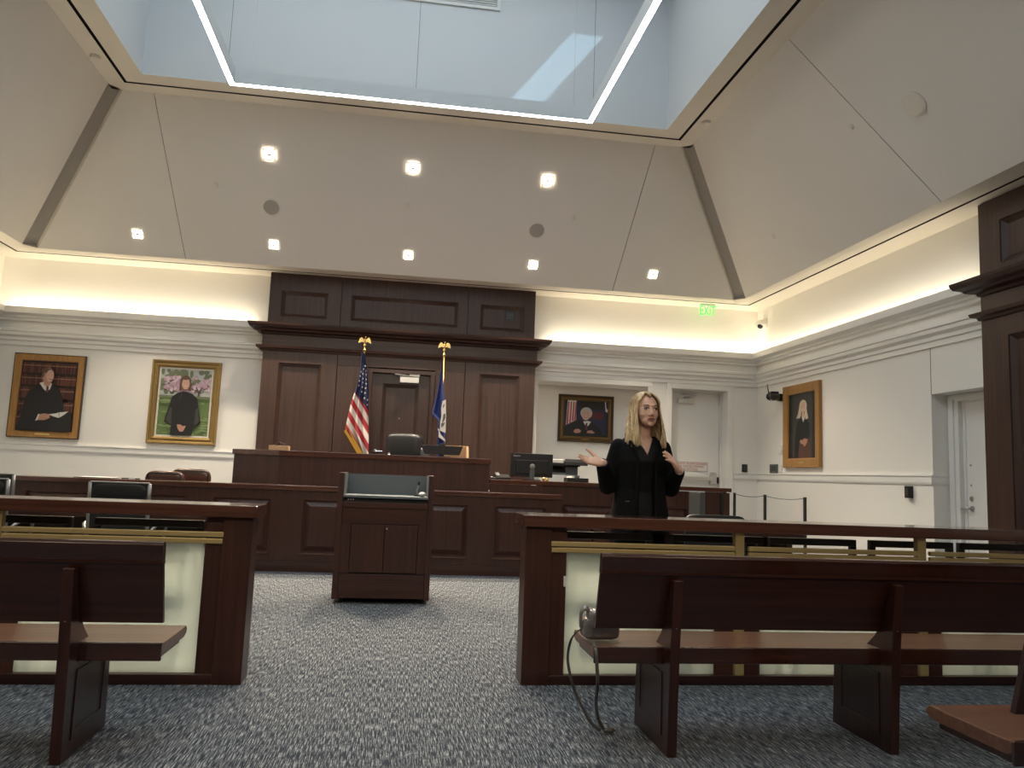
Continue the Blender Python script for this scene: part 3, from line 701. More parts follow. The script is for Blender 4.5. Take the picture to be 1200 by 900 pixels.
BOX('foot_pad', .235, .278, 7.385, 7.455, .9655, .969, 'black_plastic', ms)

# ------------------------------------------------------------------ barriers
def barrier(sx, label):
    t = thing('barrier_rail', label, 'barrier', (sx * 2.6, 4.66, 0), 'wood and frosted panel barriers')
    Y0, Y1 = 4.59, 4.72; E = 5.3
    def bx(n, x0, x1, y0, y1, z0, z1, m, bev=0):
        if sx < 0: x0, x1 = -x1, -x0
        return BOX(n, x0, x1, y0, y1, z0, z1, m, t, bev)
    bx('end_post', .778, .935, Y0, Y1 + .06, 0, .903, 'wood_z', .003)
    bx('top_rail', .755, E, Y0 - .035, Y1 + .17, .905, .973, 'rail_x', .005)
    bx('base_rail', .935, E, Y0 + .005, Y1, 0, .055, 'wood_x', .004)
    bx('stile', .937, 1.03, Y0 + .025, Y1 - .02, .056, .905, 'wood_z')
    s = 1.222
    for i in range(4):
        x0 = 1.03 + i * s; x1 = min(x0 + .93, E)
        if x0 > E: break
        bx('frosted_panel', x0, x1, Y0 + .04, Y0 + .055, .057, .757, 'frost_glass')
        bx('brass_rail', x0 - (.10 if i == 0 else .085), x1 + .118 if x1 < E else E, Y0 - .002, Y0 + .03, .793, .822, 'brass', .004)
        bx('brass_rail', x0 - (.10 if i == 0 else .085), x1 + .118 if x1 < E else E, Y0 + .004, Y0 + .03, .757, .786, 'brass', .004)
        if x1 < E - .2:
            bx('stile', x1, x1 + .12, Y0 + .03, Y1 - .02, .056, .757, 'wood_z'); bx('stile', x1 + .18, x1 + .29, Y0 + .03, Y1 - .02, .056, .757, 'wood_z')
            bx('brass_upright', x1 + .121, x1 + .179, Y0 + .004, Y0 + .05, .056, .904, 'brass', .003)
    return t
barrier(1, 'dark wood barrier with frosted panels behind the pew with the handbag')
barrier(-1, 'dark wood barrier with frosted panels on the US flag side of the aisle')
BOXL = tag(BOX('cover_plate', 1.015, 1.028, 4.60, 4.613, .56, .62, 'white_plastic'), 'small white plate on the barrier end stile beside the frosted panel', 'plate')

# ------------------------------------------------------------------ pews
def pew(x0, x1, legs, label, dy=0, name='pew'):
    t = thing(name, label, 'pew', ((x0 + x1) / 2, 3.6 + dy, 0), 'dark wood pews')
    # backrest: leaning, with a slim top cap
    P = lambda y, z: (y + dy, z)
    MB().prism([P(3.49, .535), P(3.515, .535), P(3.44, .79), P(3.415, .79)], 'x', x0, x1).build('backrest', 'pew_x', t, bevel=.003)
    MB().prism([P(3.408, .795), P(3.393, .862), P(3.400, .874), P(3.428, .874), P(3.438, .862), P(3.445, .795)], 'x', x0, x1).build('top_cap', 'rail_dark', t, bevel=.003)
    MB().prism([P(3.405, .785), P(3.445, .785), P(3.445, .797), P(3.405, .797)], 'x', x0, x1).build('cap_groove', 'pew_x', t)
    MB().prism([P(3.51, .415), P(3.53, .405), P(3.86, .405), P(3.895, .415), P(3.905, .435), P(3.885, .452), P(3.8, .449), P(3.55, .449), P(3.51, .452)], 'x', x0, x1).build('seat', 'seat_x', t, bevel=.003)
    MB().prism([P(3.498, .38), P(3.512, .38), P(3.512, .4545), P(3.498, .4545)], 'x', x0, x1).build('seat_edge', 'rail_dark', t, bevel=.004)
    MB().prism([P(3.53, .380), P(3.86, .380), P(3.86, .404), P(3.53, .404)], 'x', x0 + .02, x1 - .02).build('under_rail', 'pew_x', t)
    for lx in legs:
        leg = MB().prism([P(3.425, 0), P(3.905, 0), P(3.885, .379), P(3.514, .379), P(3.497, .379), P(3.497, .456), P(3.60, .456), P(3.535, .51), P(3.515, .534), P(3.488, .534), P(3.405, .765), P(3.365, .765), P(3.40, .45)], 'x', lx - .022, lx + .022).build('leg', 'pew_z', t, bevel=.003)
        # recessed side panels
        for s in (-1, 1):
            xx = lx + s * .0225
            panelled(leg, 3.50 + dy, 3.84 + dy, .07, .345, [(3.535 + dy, 3.81 + dy, .105, .315)], lambda u, v, w_, xx=xx, s=s: (xx + s * (w_ + .004), u, v), 'pew_z', 'pew_z', th=.004, style='flat', fname='leg_panel')
        for yy, zz in ((3.375, .725), (3.392, .56)):
            MB().lathe([(0, 0), (.006, 0), (.006, .004), (0, .004)], (lx, yy + dy, zz), (0, -1, 0), 10).build('screw', 'steel', leg)
    return t
pew(.92, 5.2, (1.262, 2.325, 3.39, 4.45), 'dark wood pew with a handbag at its aisle end')
pew(-5.2, -.92, (-1.262, -2.325, -3.39, -4.45), 'dark wood pew in front of the left barrier, across the aisle')
pew(1.91, 5.2, (2.31, 3.3), 'nearest dark wood pew, only its seat corner in view', dy=-1.27)

# handbag with long strap
def cat(pts, k=6):
    pts = [Vector(p) for p in pts]; out = []
    for i in range(len(pts) - 1):
        p0, p1, p2, p3 = pts[max(i - 1, 0)], pts[i], pts[i + 1], pts[min(i + 2, len(pts) - 1)]
        for j in range(k):
            t = j / k; out.append(.5 * ((2 * p1) + (p2 - p0) * t + (2 * p0 - 5 * p1 + 4 * p2 - p3) * t * t + (3 * p1 - p0 - 3 * p2 + p3) * t ** 3))
    out.append(pts[-1]); return out
hb = thing('handbag', 'shiny brown-grey handbag with long strap hanging off the pew end', 'handbag', (.99, 3.62, .455))
MB().ball((.985, 3.655, .510), (.088, .054, .052), e=.42, nu=24, nv=14).build('pouch', 'bag_leather', hb, smooth=True)
MB().ball((.965, 3.625, .555), (.05, .052, .045), e=.6).tube([(.93, 3.63, .47), (.945, 3.60, .52), (.99, 3.60, .54), (1.04, 3.61, .50)], .004, 6).build('folded_flap', 'bag_leather', hb, smooth=True)
MB().tube(cat([(.95, 3.64, .53), (.925, 3.62, .585), (.900, 3.62, .600), (.887, 3.63, .57), (.893, 3.65, .51), (.92, 3.67, .475)], 4), .013, 8, flat=(.35, 1)).build('handle', 'bag_leather', hb, smooth=True)
MB().lathe([(0, 0), (.012, 0), (.012, .004), (0, .004)], (.968, 3.597, .523), (0, -1, 0), 14).build('clasp', 'silver', hb)
st = cat([(.945, 3.63, .50), (.915, 3.66, .505), (.885, 3.70, .475), (.868, 3.75, .42), (.861, 3.76, .33), (.890, 3.75, .213), (.939, 3.75, .115), (.985, 3.76, .045), (1.03, 3.76, .012)])
MB().tube(st, .009, 8, flat=(1, .25)).build('strap', 'strap_leather', hb, smooth=True)
st = cat([(.945, 3.60, .455), (.935, 3.56, .46), (.925, 3.485, .44), (.93, 3.48, .37), (.94, 3.50, .29), (.957, 3.58, .186), (.998, 3.68, .085), (1.045, 3.74, .02), (1.075, 3.75, .010)])
MB().tube(st, .008, 8, flat=(1, .3)).build('strap', 'strap_leather', hb, smooth=True)
MB().tube(cat([(.935, 3.49, .36), (.942, 3.51, .28), (.95, 3.55, .22)]), .012, 8, flat=(1, .4)).build('strap_pad', 'black_leather', hb)
MB().ball((1.068, 3.75, .016), (.032, .018, .014)).build('strap_end', 'strap_leather', hb, smooth=True)
MB().tube([(1.045 + .02 * math.cos(a * PI / 6), 3.74, .03 + .012 * math.sin(a * PI / 6)) for a in range(12)], .003, 6).build('buckle', 'silver', hb)

# ------------------------------------------------------------------ chairs behind the barrier
def side_chair(loc, label):
    t = thing('side_chair', label, 'chair', loc, 'black side chairs along the barrier'); X, Y, _ = loc
    def pr(n, x0, x1, y0, y1, z0, z1, m='dark_frame', bev=.004): return BOX(n, X + x0, X + x1, Y + y0, Y + y1, z0, z1, m, t, bev)
    for s in (-1, 1): MB().prism([(X + s * .315, .40), (X + s * .275, .40), (X + s * .262, .862), (X + s * .302, .862)], 'y', Y - .02, Y + .012).build('backrest_post', 'dark_frame', t)
    pr('backrest_top', -.302, .302, -.024, .016, .822, .866); pr('backrest_bottom', -.28, .28, -.018, .012, .52, .56)
    MB().box(X - .27, X + .27, Y - .004, Y + .002, .56, .64).build('backrest_slat', 'black_leather', t)
    MB().ball((X, Y + .13, .44), (.27, .11, .03), e=.35).build('seat', 'black_leather', t, smooth=True)
    for s in (-1, 1):
        for yy in (.0, .15): pr('leg', s * .28 - .015, s * .28 + .015, yy - .015, yy + .015, 0, .42)
    return t
CHY = 4.85
c0_ = side_chair((1.33, CHY, 0), 'black side chair behind the barrier at the hips of the woman')
for x, l in ((2.075, 'black side chair just behind the first brass upright'), (2.725, 'black side chair between the two brass uprights'), (3.43, 'black open-back side chair behind the second brass upright'),
             (4.08, 'black open-back side chair at the far right end of the row'), (-1.395, 'black side chair behind the left barrier beside the aisle'), (-2.12, 'black side chair behind the left barrier, second from the aisle'), (-2.86, 'black side chair behind the left barrier, third from the aisle')):
    dup(c0_, (x, CHY, 0), l)

def office_chair(loc, label, name='office_chair'):
    t = thing(name, label, 'office chair', loc, 'black office chairs with pale metal frames'); X, Y, _ = loc
    # back: leather sling between curved side bars, the chair faces away from the camera
    back = [(-.0, .50), (-.035, .62), (-.05, .78), (-.06, .92), (-.07, 1.02)]
    mb = MB()
    for i in range(len(back) - 1):
        (y0, z0), (y1, z1) = back[i], back[i + 1]
        mb.prism([(Y + y0, z0), (Y + y0 + .022, z0), (Y + y1 + .022, z1), (Y + y1, z1)], 'x', X - .205, X + .205)
    mb.build('backrest', 'black_leather', t)
    MB().ball((X, Y - .052, .965), (.205, .02, .055), e=.4).build('head_pad', 'black_leather', t, smooth=True)
    for s in (-1, 1):
        MB().tube([(X + s * .218, Y + .30, .44), (X + s * .218, Y + .06, .44)] + [(X + s * .218, Y + y + .01, z) for y, z in back], .014, 8, flat=(1.2, .8)).build('side_bar', 'chair_metal', t, smooth=True)
        MB().tube(cat([(X + s * .225, Y - .03, .62), (X + s * .27, Y + .03, .69), (X + s * .275, Y + .18, .70), (X + s * .27, Y + .30, .66), (X + s * .225, Y + .33, .45)], 4), .013, 8).build('armrest', 'chair_metal', t, smooth=True)
    BOX('top_bar', X - .22, X + .22, Y - .072, Y - .05, 1.018, 1.03, 'chair_metal', t, .004)
    MB().ball((X, Y + .22, .46), (.23, .23, .035), e=.35).build('seat', 'black_leather', t, smooth=True)
    MB().lathe([(0, .12), (.03, .12), (.03, .3), (.02, .3), (.02, .43), (0, .43)], (X, Y + .2, 0)).build('column', 'chrome', t)
    for k in range(5):
        a = 2 * PI * k / 5 + .3; e = (X + math.cos(a) * .3, Y + .2 + math.sin(a) * .3)
        l = MB().tube([(X, Y + .2, .14), (e[0], e[1], .085)], [.022, .014], 8).build('base_arm', 'chair_metal', t)
        MB().lathe([(0, -.015), (.032, -.015), (.032, .015), (0, .015)], (e[0], e[1], .033), (math.sin(a), math.cos(a), 0), 12).build('caster', 'black_plastic', l)
    return t
oc = office_chair((-2.135, 6.6, 0), 'black office chair with pale frame, whole back showing over the left barrier')
dup(oc, (-3.10, 6.45, 0), 'black office chair with pale frame, cut by the left picture edge')
o3 = dup(oc, (-3.80, 8.1, 0), 'black office chair farther off behind the left counsel table')
o5 = thing('low_back_chair', 'low black chair back showing just above the right barrier rail', 'chair', (2.63, 6.2, 0))
X, Y = 2.63, 6.2
MB().ball((X, Y, .74), (.262, .03, .20), e=.25, nu=24, nv=16).build('backrest', 'black_plastic', o5, smooth=True)
MB().ball((X, Y + .25, .45), (.25, .22, .04), e=.35).build('seat', 'black_leather', o5, smooth=True)
for s in (-1, 1):
    for yy in (.05, .42): MB().tube([(X + s * .22, Y + yy, .44), (X + s * .25, Y + yy, .012)], .012, 8).lathe([(0, 0), (.018, 0), (.018, .012), (0, .012)], (X + s * .25, Y + yy, 0)).build('leg', 'aluminium', o5)
    MB().tube([(X + s * .22, Y + .05, .44), (X + s * .22, Y + .012, .60)], .012, 8).build('back_bar', 'aluminium', o5)

# counsel tables
def table(x0, x1, y0, y1, label):
    t = thing('counsel_table', label, 'table', ((x0 + x1) / 2, (y0 + y1) / 2, 0), 'dark wood counsel tables')
    BOX('tabletop', x0, x1, y0, y1, .715, .755, 'wood_x', t, .005)
    BOX('apron', x0 + .06, x1 - .06, y1 - .12, y1 - .09, .2, .714, 'wood_x', t)
    for xx in (x0 + .08, x1 - .14):
        BOX('leg', xx, xx + .06, y0 + .08, y1 - .13, 0, .714, 'wood_z', t, .004)
    return t
table(-3.5, -1.53, 7.02, 7.80, 'dark wood table beyond the two office chairs on the left')
table(1.9, 3.86, 7.0, 7.80, 'dark wood table beyond the woman on the right')
mo = thing('table_monitor', 'grey monitor seen edge-on on the right counsel table', 'monitor', (2.95, 7.35, .755))
MB().prism([(2.90, 7.20), (2.985, 7.28), (2.985, 7.62), (2.95, 7.62)], 'z', .80, 1.105).build('screen_housing', 'dim_plastic', mo, bevel=.005)
BOX('stand', 2.93, 2.97, 7.38, 7.46, .76, .84, 'black_plastic', mo); BOX('stand_foot', 2.86, 3.05, 7.32, 7.52, .7555, .767, 'black_plastic', mo, .003)
BOX('screen_rim', 2.984, 2.989, 7.285, 7.615, .81, 1.095, 'screen', mo)
pp = thing('paper_pile', 'loose white papers on the right counsel table', 'papers', (3.15, 7.2, .755))
MB().box(3.07, 3.29, 7.08, 7.38, .7555, .775).build('bottom_sheets', 'paper', pp)
q = MB().box(-.11, .11, -.15, .15, 0, .012); Rz = Matrix.Rotation(.3, 3, 'Z'); q.v = [tuple(Rz @ Vector(v) + Vector((3.19, 7.2, .776))) for v in q.v]; q.build('top_sheets', 'paper', pp)

# chairs behind the low counter
def leather_chair(loc, label, w_=.27, h=1.11, mat='dark_leatherwood'):
    t = thing('leather_chair', label, 'chair', loc, 'brown leather chairs behind the long counter'); X, Y, Z = loc
    MB().ball((X, Y, h - .27), (w_, .05, .27), e=.38, nu=24, nv=18).build('backrest', mat, t, smooth=True)
    MB().tube([(X - w_ + .02, Y - .045, h - .30), (X - w_ + .035, Y - .05, h - .05), (X - w_ + .07, Y - .05, h - .025), (X + w_ - .07, Y - .05, h - .025), (X + w_ - .035, Y - .05, h - .05), (X + w_ - .02, Y - .045, h - .30)], .008, 6).build('piping', 'black_leather', t, smooth=True)
    MB().ball((X, Y - .28, Z + .48), (w_, .26, .06), e=.35).build('seat', mat, t, smooth=True)
    MB().lathe([(0, .0), (.28, .0), (.26, .03), (.03, .06), (.03, .44), (0, .44)], (X, Y - .25, Z)).build('pedestal', 'black_plastic', t)
    return t
leather_chair((-2.82, 10.22, 0), 'brown leather chair at the long counter, the shinier front one', .235, 1.086)
leather_chair((-2.72, 11.05, .3), 'brown leather chair behind the other by the left wall', .26, 1.118)

# judge's chair, turned
jc = thing('judge_chair', 'black high-back leather chair behind the judge bench', 'office chair', (.1, 10.95, .45))
RJ = Matrix.Rotation(-.35, 3, 'Z')
MB().ball((.10, 10.95, 1.52), (.255, .13, .20), e=.42, nu=26, nv=16, rot=RJ).build('head_cushion', 'black_leather', jc, smooth=True)
MB().ball((.11, 10.98, 1.22), (.25, .08, .30), e=.4, rot=RJ).build('backrest', 'black_leather', jc, smooth=True)
MB().ball((.16, 10.93, 1.32), (.31, .07, .22), e=.45, rot=RJ).build('shoulder_wing', 'grey_leather', jc, smooth=True)
MB().ball((.05, 11.2, .85), (.27, .25, .06), e=.4, rot=RJ).build('seat', 'black_leather', jc, smooth=True)
MB().lathe([(0, .0), (.3, .0), (.28, .03), (.03, .07), (.03, .5), (0, .5)], (.08, 11.12, .45)).build('pedestal', 'black_plastic', jc)

# ------------------------------------------------------------------ desk things
def monitor(loc, w_, h_, label, rz=0, logo=None, tilt=0, standh=.08):
    t = thing('computer_monitor', label, 'monitor', loc); X, Y, Z = loc
    z0 = Z + standh
    BOX('housing', X - w_ / 2, X + w_ / 2, Y, Y + .03, z0, z0 + h_, 'black_plastic', t, .005)
    BOX('back_bulge', X - w_ * .38, X + w_ * .38, Y - .02, Y, z0 + h_ * .12, z0 + h_ * .72, 'black_plastic', t, .008)
    BOX('screen', X - w_ / 2 + .012, X + w_ / 2 - .012, Y + .03, Y + .032, z0 + .015, z0 + h_ - .012, 'screen', t)
    MB().box(X - .03, X + .03, Y - .045, Y - .02, Z + .01, z0 + h_ * .5).build('stand', 'grey_plastic', t, bevel=.004)
    MB().lathe([(0, 0), (.035, 0), (.035, .008), (.022, .01), (0, .01)], (X, Y - .045, z0 + h_ * .45), (0, -1, 0), 16).build('pivot', 'steel', t)
    BOX('foot', X - .11, X + .11, Y - .09, Y + .09, Z + .001, Z + .014, 'black_plastic', t, .004)
    if logo: text_mesh(logo, .030, 'white_plastic', t, (X - w_ / 2 + .075, Y - .001, z0 + h_ - .035), extr=.0005)
    t.rotation_euler = (0, 0, rz)
    return t
monitor((1.745, 10.05, 1.142), .555, .305, 'black monitor seen from behind on the clerk counter', logo='Lenovo', standh=.045)
monitor((3.02, 10.35, 1.142), .38, .25, 'black monitor on the clerk counter half hidden by the woman', standh=.03)
kb = thing('desk_phone', 'low black desk phone left of the clerk monitor', 'phone', (1.37, 10.05, 1.142))
MB().prism([(9.95, 1.143), (10.17, 1.143), (10.17, 1.21), (9.95, 1.17)], 'x', 1.27, 1.46).build('base', 'black_plastic', kb, bevel=.003)
MB().prism([(10.0, 1.185), (10.16, 1.215), (10.16, 1.232), (10.0, 1.20)], 'x', 1.275, 1.325).build('handset', 'aluminium', kb, bevel=.003)
tm = thing('clerk_mouse', 'small dark mouse with a pale top at the start of the clerk counter', 'mouse', (1.225, 9.98, 1.142))
MB().ball((1.24, 9.99, 1.155), (.04, .05, .014)).build('shell', 'black_plastic', tm, smooth=True); MB().ball((1.215, 9.98, 1.168), (.015, .02, .008)).build('pale_button', 'white_plastic', tm, smooth=True)
gd = thing('gold_trinket', 'small gold double trinket beside the clerk monitor', 'ornament', (1.90, 9.9, 1.142))
for s in (-1, 1): MB().ball((1.90 + s * .022, 9.90, 1.167), (.021, .02, .024)).build('ball', 'brass_bright', gd, smooth=True)
BOX('foot', 1.865, 1.935, 9.885, 9.915, 1.1425, 1.15, 'brass_bright', gd)
# printer
pt = thing('printer', 'white and black office printer against the niche', 'printer', (2.4, 11.3, 1.12))
BOX('base_unit', 2.13, 2.62, 11.10, 11.60, 1.121, 1.235, 'white_plastic', pt, .01)
MB().prism([(11.10, 1.236), (11.60, 1.236), (11.60, 1.36), (11.42, 1.36), (11.30, 1.27), (11.10, 1.265)], 'x', 2.13, 2.44).build('output_tray', 'grey_plastic', pt)
BOX('tower', 2.44, 2.62, 11.16, 11.60, 1.236, 1.36, 'grey_plastic', pt, .005)
BOX('scanner', 2.12, 2.64, 11.10, 11.60, 1.36, 1.405, 'black_plastic', pt, .006)
BOX('scanner_lid', 2.14, 2.42, 11.14, 11.60, 1.405, 1.46, 'white_plastic', pt, .008)
MB().prism([(11.04, 1.375), (11.22, 1.42), (11.22, 1.47), (11.05, 1.43)], 'x', 2.40, 2.74).build('control_panel', 'black_plastic', pt, bevel=.006)
BOX('drawer_grip', 2.40, 2.48, 11.094, 11.10, 1.165, 1.18, 'grey_plastic', pt)
tr = thing('file_tray', 'low black desk tray on the clerk counter before the printer', 'tray', (2.40, 10.3, 1.142))
MB().box(2.255, 2.545, 10.2, 10.42, 1.143, 1.150).box(2.255, 2.262, 10.2, 10.42, 1.15, 1.197).box(2.538, 2.545, 10.2, 10.42, 1.15, 1.197).box(2.262, 2.538, 10.2, 10.207, 1.15, 1.197).box(2.262, 2.538, 10.413, 10.42, 1.15, 1.197).build('box', 'black_plastic', tr)
BOX('papers', 2.27, 2.53, 10.22, 10.40, 1.1505, 1.18, 'paper', tr)
td = thing('tape_dispenser', 'small grey and white desk gadget behind the black tray', 'dispenser', (2.42, 10.5, 1.142))
MB().ball((2.36, 10.52, 1.18), (.06, .045, .04)).build('body', 'speaker_grille', td, smooth=True); BOX('cutter', 2.43, 2.49, 10.49, 10.54, 1.143, 1.235, 'grey_plastic', td, .004)

# judge bench items (top z 1.395)
bx_ = thing('card_box', 'small pale cardboard box on the left end of the judge bench', 'box', (-1.45, 10.1, 1.395))
BOX('carton', -1.585, -1.345, 10.05, 10.20, 1.396, 1.455, 'cardboard', bx_, .002)
MB().tube([(-1.55, 10.1, 1.457), (-1.47, 10.1, 1.496), (-1.44, 10.1, 1.49), (-1.37, 10.1, 1.46)], .006, 6).box(-1.49, -1.45, 10.09, 10.11, 1.456, 1.492).build('hanger_clip', 'dark_frame', bx_)
jm = thing('bench_monitor', 'black tilted screen seen from behind on the judge bench', 'monitor', (.6, 10.2, 1.395))
MB().prism([(.345, 1.43), (.80, 1.43), (.84, 1.545), (.30, 1.545)], 'y', 10.10, 10.125).build('screen_back', 'black_plastic', jm, bevel=.003)
BOX('stand', .54, .60, 10.12, 10.20, 1.396, 1.47, 'black_plastic', jm); BOX('camera_clip', .53, .61, 10.10, 10.14, 1.545, 1.572, 'black_plastic', jm, .004)
BOX('foot', .45, .69, 10.05, 10.25, 1.396, 1.405, 'black_plastic', jm)
wb = thing('wooden_tray', 'pale wooden document box beside the screen on the judge bench', 'box', (.80, 10.3, 1.395))
MB().box(.60, .92, 10.30, 10.32, 1.396, 1.56).box(.60, .92, 10.42, 10.44, 1.396, 1.56).box(.60, .92, 10.32, 10.42, 1.396, 1.40).build('long_side', 'cardboard', wb)
MB().prism([(10.10, 1.396), (10.29, 1.396), (10.29, 1.55), (10.18, 1.55)], 'x', .895, .92).box(.76, .92, 10.285, 10.299, 1.396, 1.55).build('end_side', 'cardboard', wb, bevel=.002)
BOX('grip_hole', .921, .922, 10.22, 10.27, 1.47, 1.51, 'gilt_dark', wb)
sb = thing('bench_button', 'tiny silver button knob on the judge bench before the chair', 'knob', (-.10, 9.95, 1.395))
MB().lathe([(0, 0), (.02, 0), (.012, .012), (.016, .028), (0, .036)], (-.10, 9.95, 1.396)).build('knob', 'silver', sb)
lm = thing('desk_tool', 'small white tool with dark ends on the left counter', 'desk tool', (-3.05, 9.5, .985))
MB().box(-3.02, -2.95, 9.50, 9.54, .986, 1.008).build('white_body', 'white_plastic', lm, bevel=.003)
MB().box(-3.10, -3.02, 9.51, 9.53, .986, .998).box(-2.95, -2.90, 9.51, 9.53, .986, .998).build('dark_end', 'black_plastic', lm)
nb = thing('notebook', 'thin dark folder lying on the left counter', 'folder', (-3.3, 9.6, .985))
BOX('cover', -3.60, -3.20, 9.48, 9.78, .986, .992, 'black_leather', nb); BOX('pages', -3.59, -3.21, 9.49, 9.77, .992, .996, 'paper', nb)

# rail stanchions with rope by the right wall
sr_ = thing('ramp_railing', 'thin black posts with a cord in front of the right wall', 'railing', (5.2, 10.2, 0))
pts = [(5.3, 9.60), (5.3, 10.72), (5.3, 11.75)]
for x, y in pts: MB().box(x - .016, x + .016, y - .016, y + .016, .012, 1.065).box(x - .06, x + .06, y - .06, y + .06, 0, .012).build('post', 'black_plastic', sr_)
for (a, b_) in zip(pts, pts[1:]):
    MB().tube([(a[0] + (b_[0] - a[0]) * t, a[1] + (b_[1] - a[1]) * t, 1.05 - .03 * 4 * t * (1 - t)) for t in [i / 10 for i in range(11)]], .005, 6).build('cord', 'grey_plastic', sr_)

# ------------------------------------------------------------------ flags
def eagle(c, name, parent):
    x, y, z = c
    m = MB()
    m.lathe([(0, 0), (.022, 0), (.026, .02), (.012, .04), (.012, .07), (.024, .085), (.024, .10), (.01, .115), (0, .118)], (x, y, z))
    m.ball((x, y, z + .155), (.022, .02, .042)); m.ball((x + .006, y - .012, z + .205), (.013, .016, .015)); m.tube([(x + .008, y - .024, z + .206), (x + .012, y - .038, z + .198)], [.006, .002], 6)
    for s in (-1, 1):
        W = [(x + s * .01, .165), (x + s * .035, .20), (x + s * .055, .205), (x + s * .078, .18), (x + s * .09, .135), (x + s * .088, .11), (x + s * .07, .135), (x + s * .06, .12), (x + s * .045, .145), (x + s * .03, .13), (x + s * .012, .135)]
        m.prism([(a, z + b) for a, b in W], 'y', y - .006, y + .006)
    m.build(name, 'brass_bright', parent)
def pole(loc, h, label, nm):
    t = thing(nm, label, 'flag', loc); X, Y, Z = loc
    MB().lathe([(0, 0), (.15, 0), (.14, .03), (.04, .05), (.03, .10), (0, .10)], (X, Y, Z)).build('base', 'brass_bright', t)
    MB().tube([(X, Y, Z + .1), (X, Y, Z + h)], .013, 10).build('pole', 'gold', t, smooth=True)
    eagle((X, Y, Z + h - .01), 'eagle_finial', t)
    return t
def interp(tab, z):
    tab = sorted(tab, key=lambda p: -p[1])
    for (xa, za), (xb, zb) in zip(tab, tab[1:]):
        if za >= z >= zb: return xa + (xb - xa) * (za - z) / (za - zb + 1e-9)
    return tab[0][0] if z > tab[0][1] else tab[-1][0]
def cloth(L_, R_, ztop, zbot, y0, ny=70, nx=24, amp=.03, folds=3.0, seed=0):
    vs = []; fs = []
    for i in range(ny + 1):
        z = ztop + (zbot - ztop) * i / ny; xl, xr = interp(L_, z), interp(R_, z)
        for j in range(nx + 1):
            u = j / nx; a = amp * min(1, (i / ny) * 3 + .15)
            y = y0 - .02 + a * math.sin(u * folds * 2 * PI + seed + z * 1.3) + .012 * math.sin(z * 9 + u * 4)
            vs.append((xl + (xr - xl) * u, y, z))
    for i in range(ny):
        for j in range(nx):
            k = i * (nx + 1) + j; fs.append((k, k + 1, k + nx + 2, k + nx + 1))
    return vs, fs
def clothy(L_, R_, x, z, ztop, zbot, y0, amp=.03, folds=3.0, seed=0):
    xl, xr = interp(L_, z), interp(R_, z); u = (x - xl) / max(xr - xl, 1e-3); i = (ztop - z) / (ztop - zbot)
    return y0 - .02 + amp * min(1, i * 3 + .15) * math.sin(u * folds * 2 * PI + seed + z * 1.3) + .012 * math.sin(z * 9 + u * 4)
uf = pole((-.55, 11.3, .45), 2.45, 'stars and stripes flag hanging on an eagle-topped pole', 'us_flag')
UL = [(-.585, 2.862), (-.592, 2.60), (-.629, 2.364), (-.688, 2.149), (-.725, 1.915), (-.751, 1.746), (-.541, 1.432), (-.44, 1.28)]
UR = [(-.540, 2.862), (-.518, 2.733), (-.487, 2.585), (-.455, 2.331), (-.441, 2.077), (-.417, 1.741), (-.402, 1.427), (-.395, 1.28)]
m = MB(); m.add(*cloth(UL, UR, 2.86, 1.29, 11.262)); fl = m.build('flag_cloth', 'us_stripes', uf, smooth=True)
stars = [(-.523, 2.673), (-.545, 2.625), (-.506, 2.606), (-.576, 2.584), (-.547, 2.554), (-.503, 2.546), (-.586, 2.52), (-.545, 2.486), (-.499, 2.478), (-.593, 2.451), (-.541, 2.429), (-.495, 2.414), (-.597, 2.387), (-.546, 2.364), (-.497, 2.35), (-.55, 2.298), (-.499, 2.28), (-.503, 2.207), (-.46, 2.189), (-.458, 2.119)]
m = MB()
for sx_, sz_ in stars:
    yy = clothy(UL, UR, sx_, sz_, 2.86, 1.29, 11.262) - .008; P_ = []
    for k in range(10):
        r = (.018 if k % 2 == 0 else .008); a = PI / 2 + k * PI / 5; P_.append((sx_ + r * math.cos(a) * .9, yy, sz_ + r * math.sin(a)))
    m.add(P_ + [(sx_, yy, sz_)], [(k, (k + 1) % 10, 10) for k in range(10)])
m.build('star_print', 'flag_white', fl)
m = MB(); F1 = [(-.751, 1.75), (-.54, 1.432), (-.44, 1.28)]
for (xa, za), (xb, zb) in zip(F1, F1[1:]):
    ya, yb_ = clothy(UL, UR, xa + .01, za, 2.86, 1.29, 11.262), clothy(UL, UR, xb + .01, zb, 2.86, 1.29, 11.262)
    m.add([(xa - .012, ya - .012, za - .02), (xa + .045, ya - .035, za + .02), (xb + .045, yb_ - .035, zb + .02), (xb - .012, yb_ - .012, zb - .02)], [(0, 1, 2, 3)])
m.build('gold_fringe', 'fringe', fl)
vf = pole((.60, 11.3, .45), 2.45, 'dark blue state flag on an eagle-topped pole beside the door', 'state_flag')
VL = [(.572, 2.87), (.567, 2.766), (.523, 2.359), (.46, 2.034), (.555, 1.939), (.56, 1.76), (.562, 1.40), (.562, 1.30)]
VR = [(.592, 2.87), (.600, 2.566), (.645, 2.204), (.665, 1.9), (.675, 1.605), (.675, 1.30)]
m = MB(); m.add(*cloth(VL, VR, 2.85, 1.32, 11.275, folds=1.6, amp=.025, seed=1)); vfl = m.build('flag_cloth', 'va_blue', vf, smooth=True)
def on_va(pts, mat, nm, lift=.03):
    m = MB(); v = []
    for x, z in pts:
        v.append((x, 11.235 - lift, z))
    m.poly(v); m2 = MB(); m2.prism([(x, z) for x, z in pts], 'y', 11.22 - lift, 11.225 - lift); return m2.build(nm, mat, vfl)
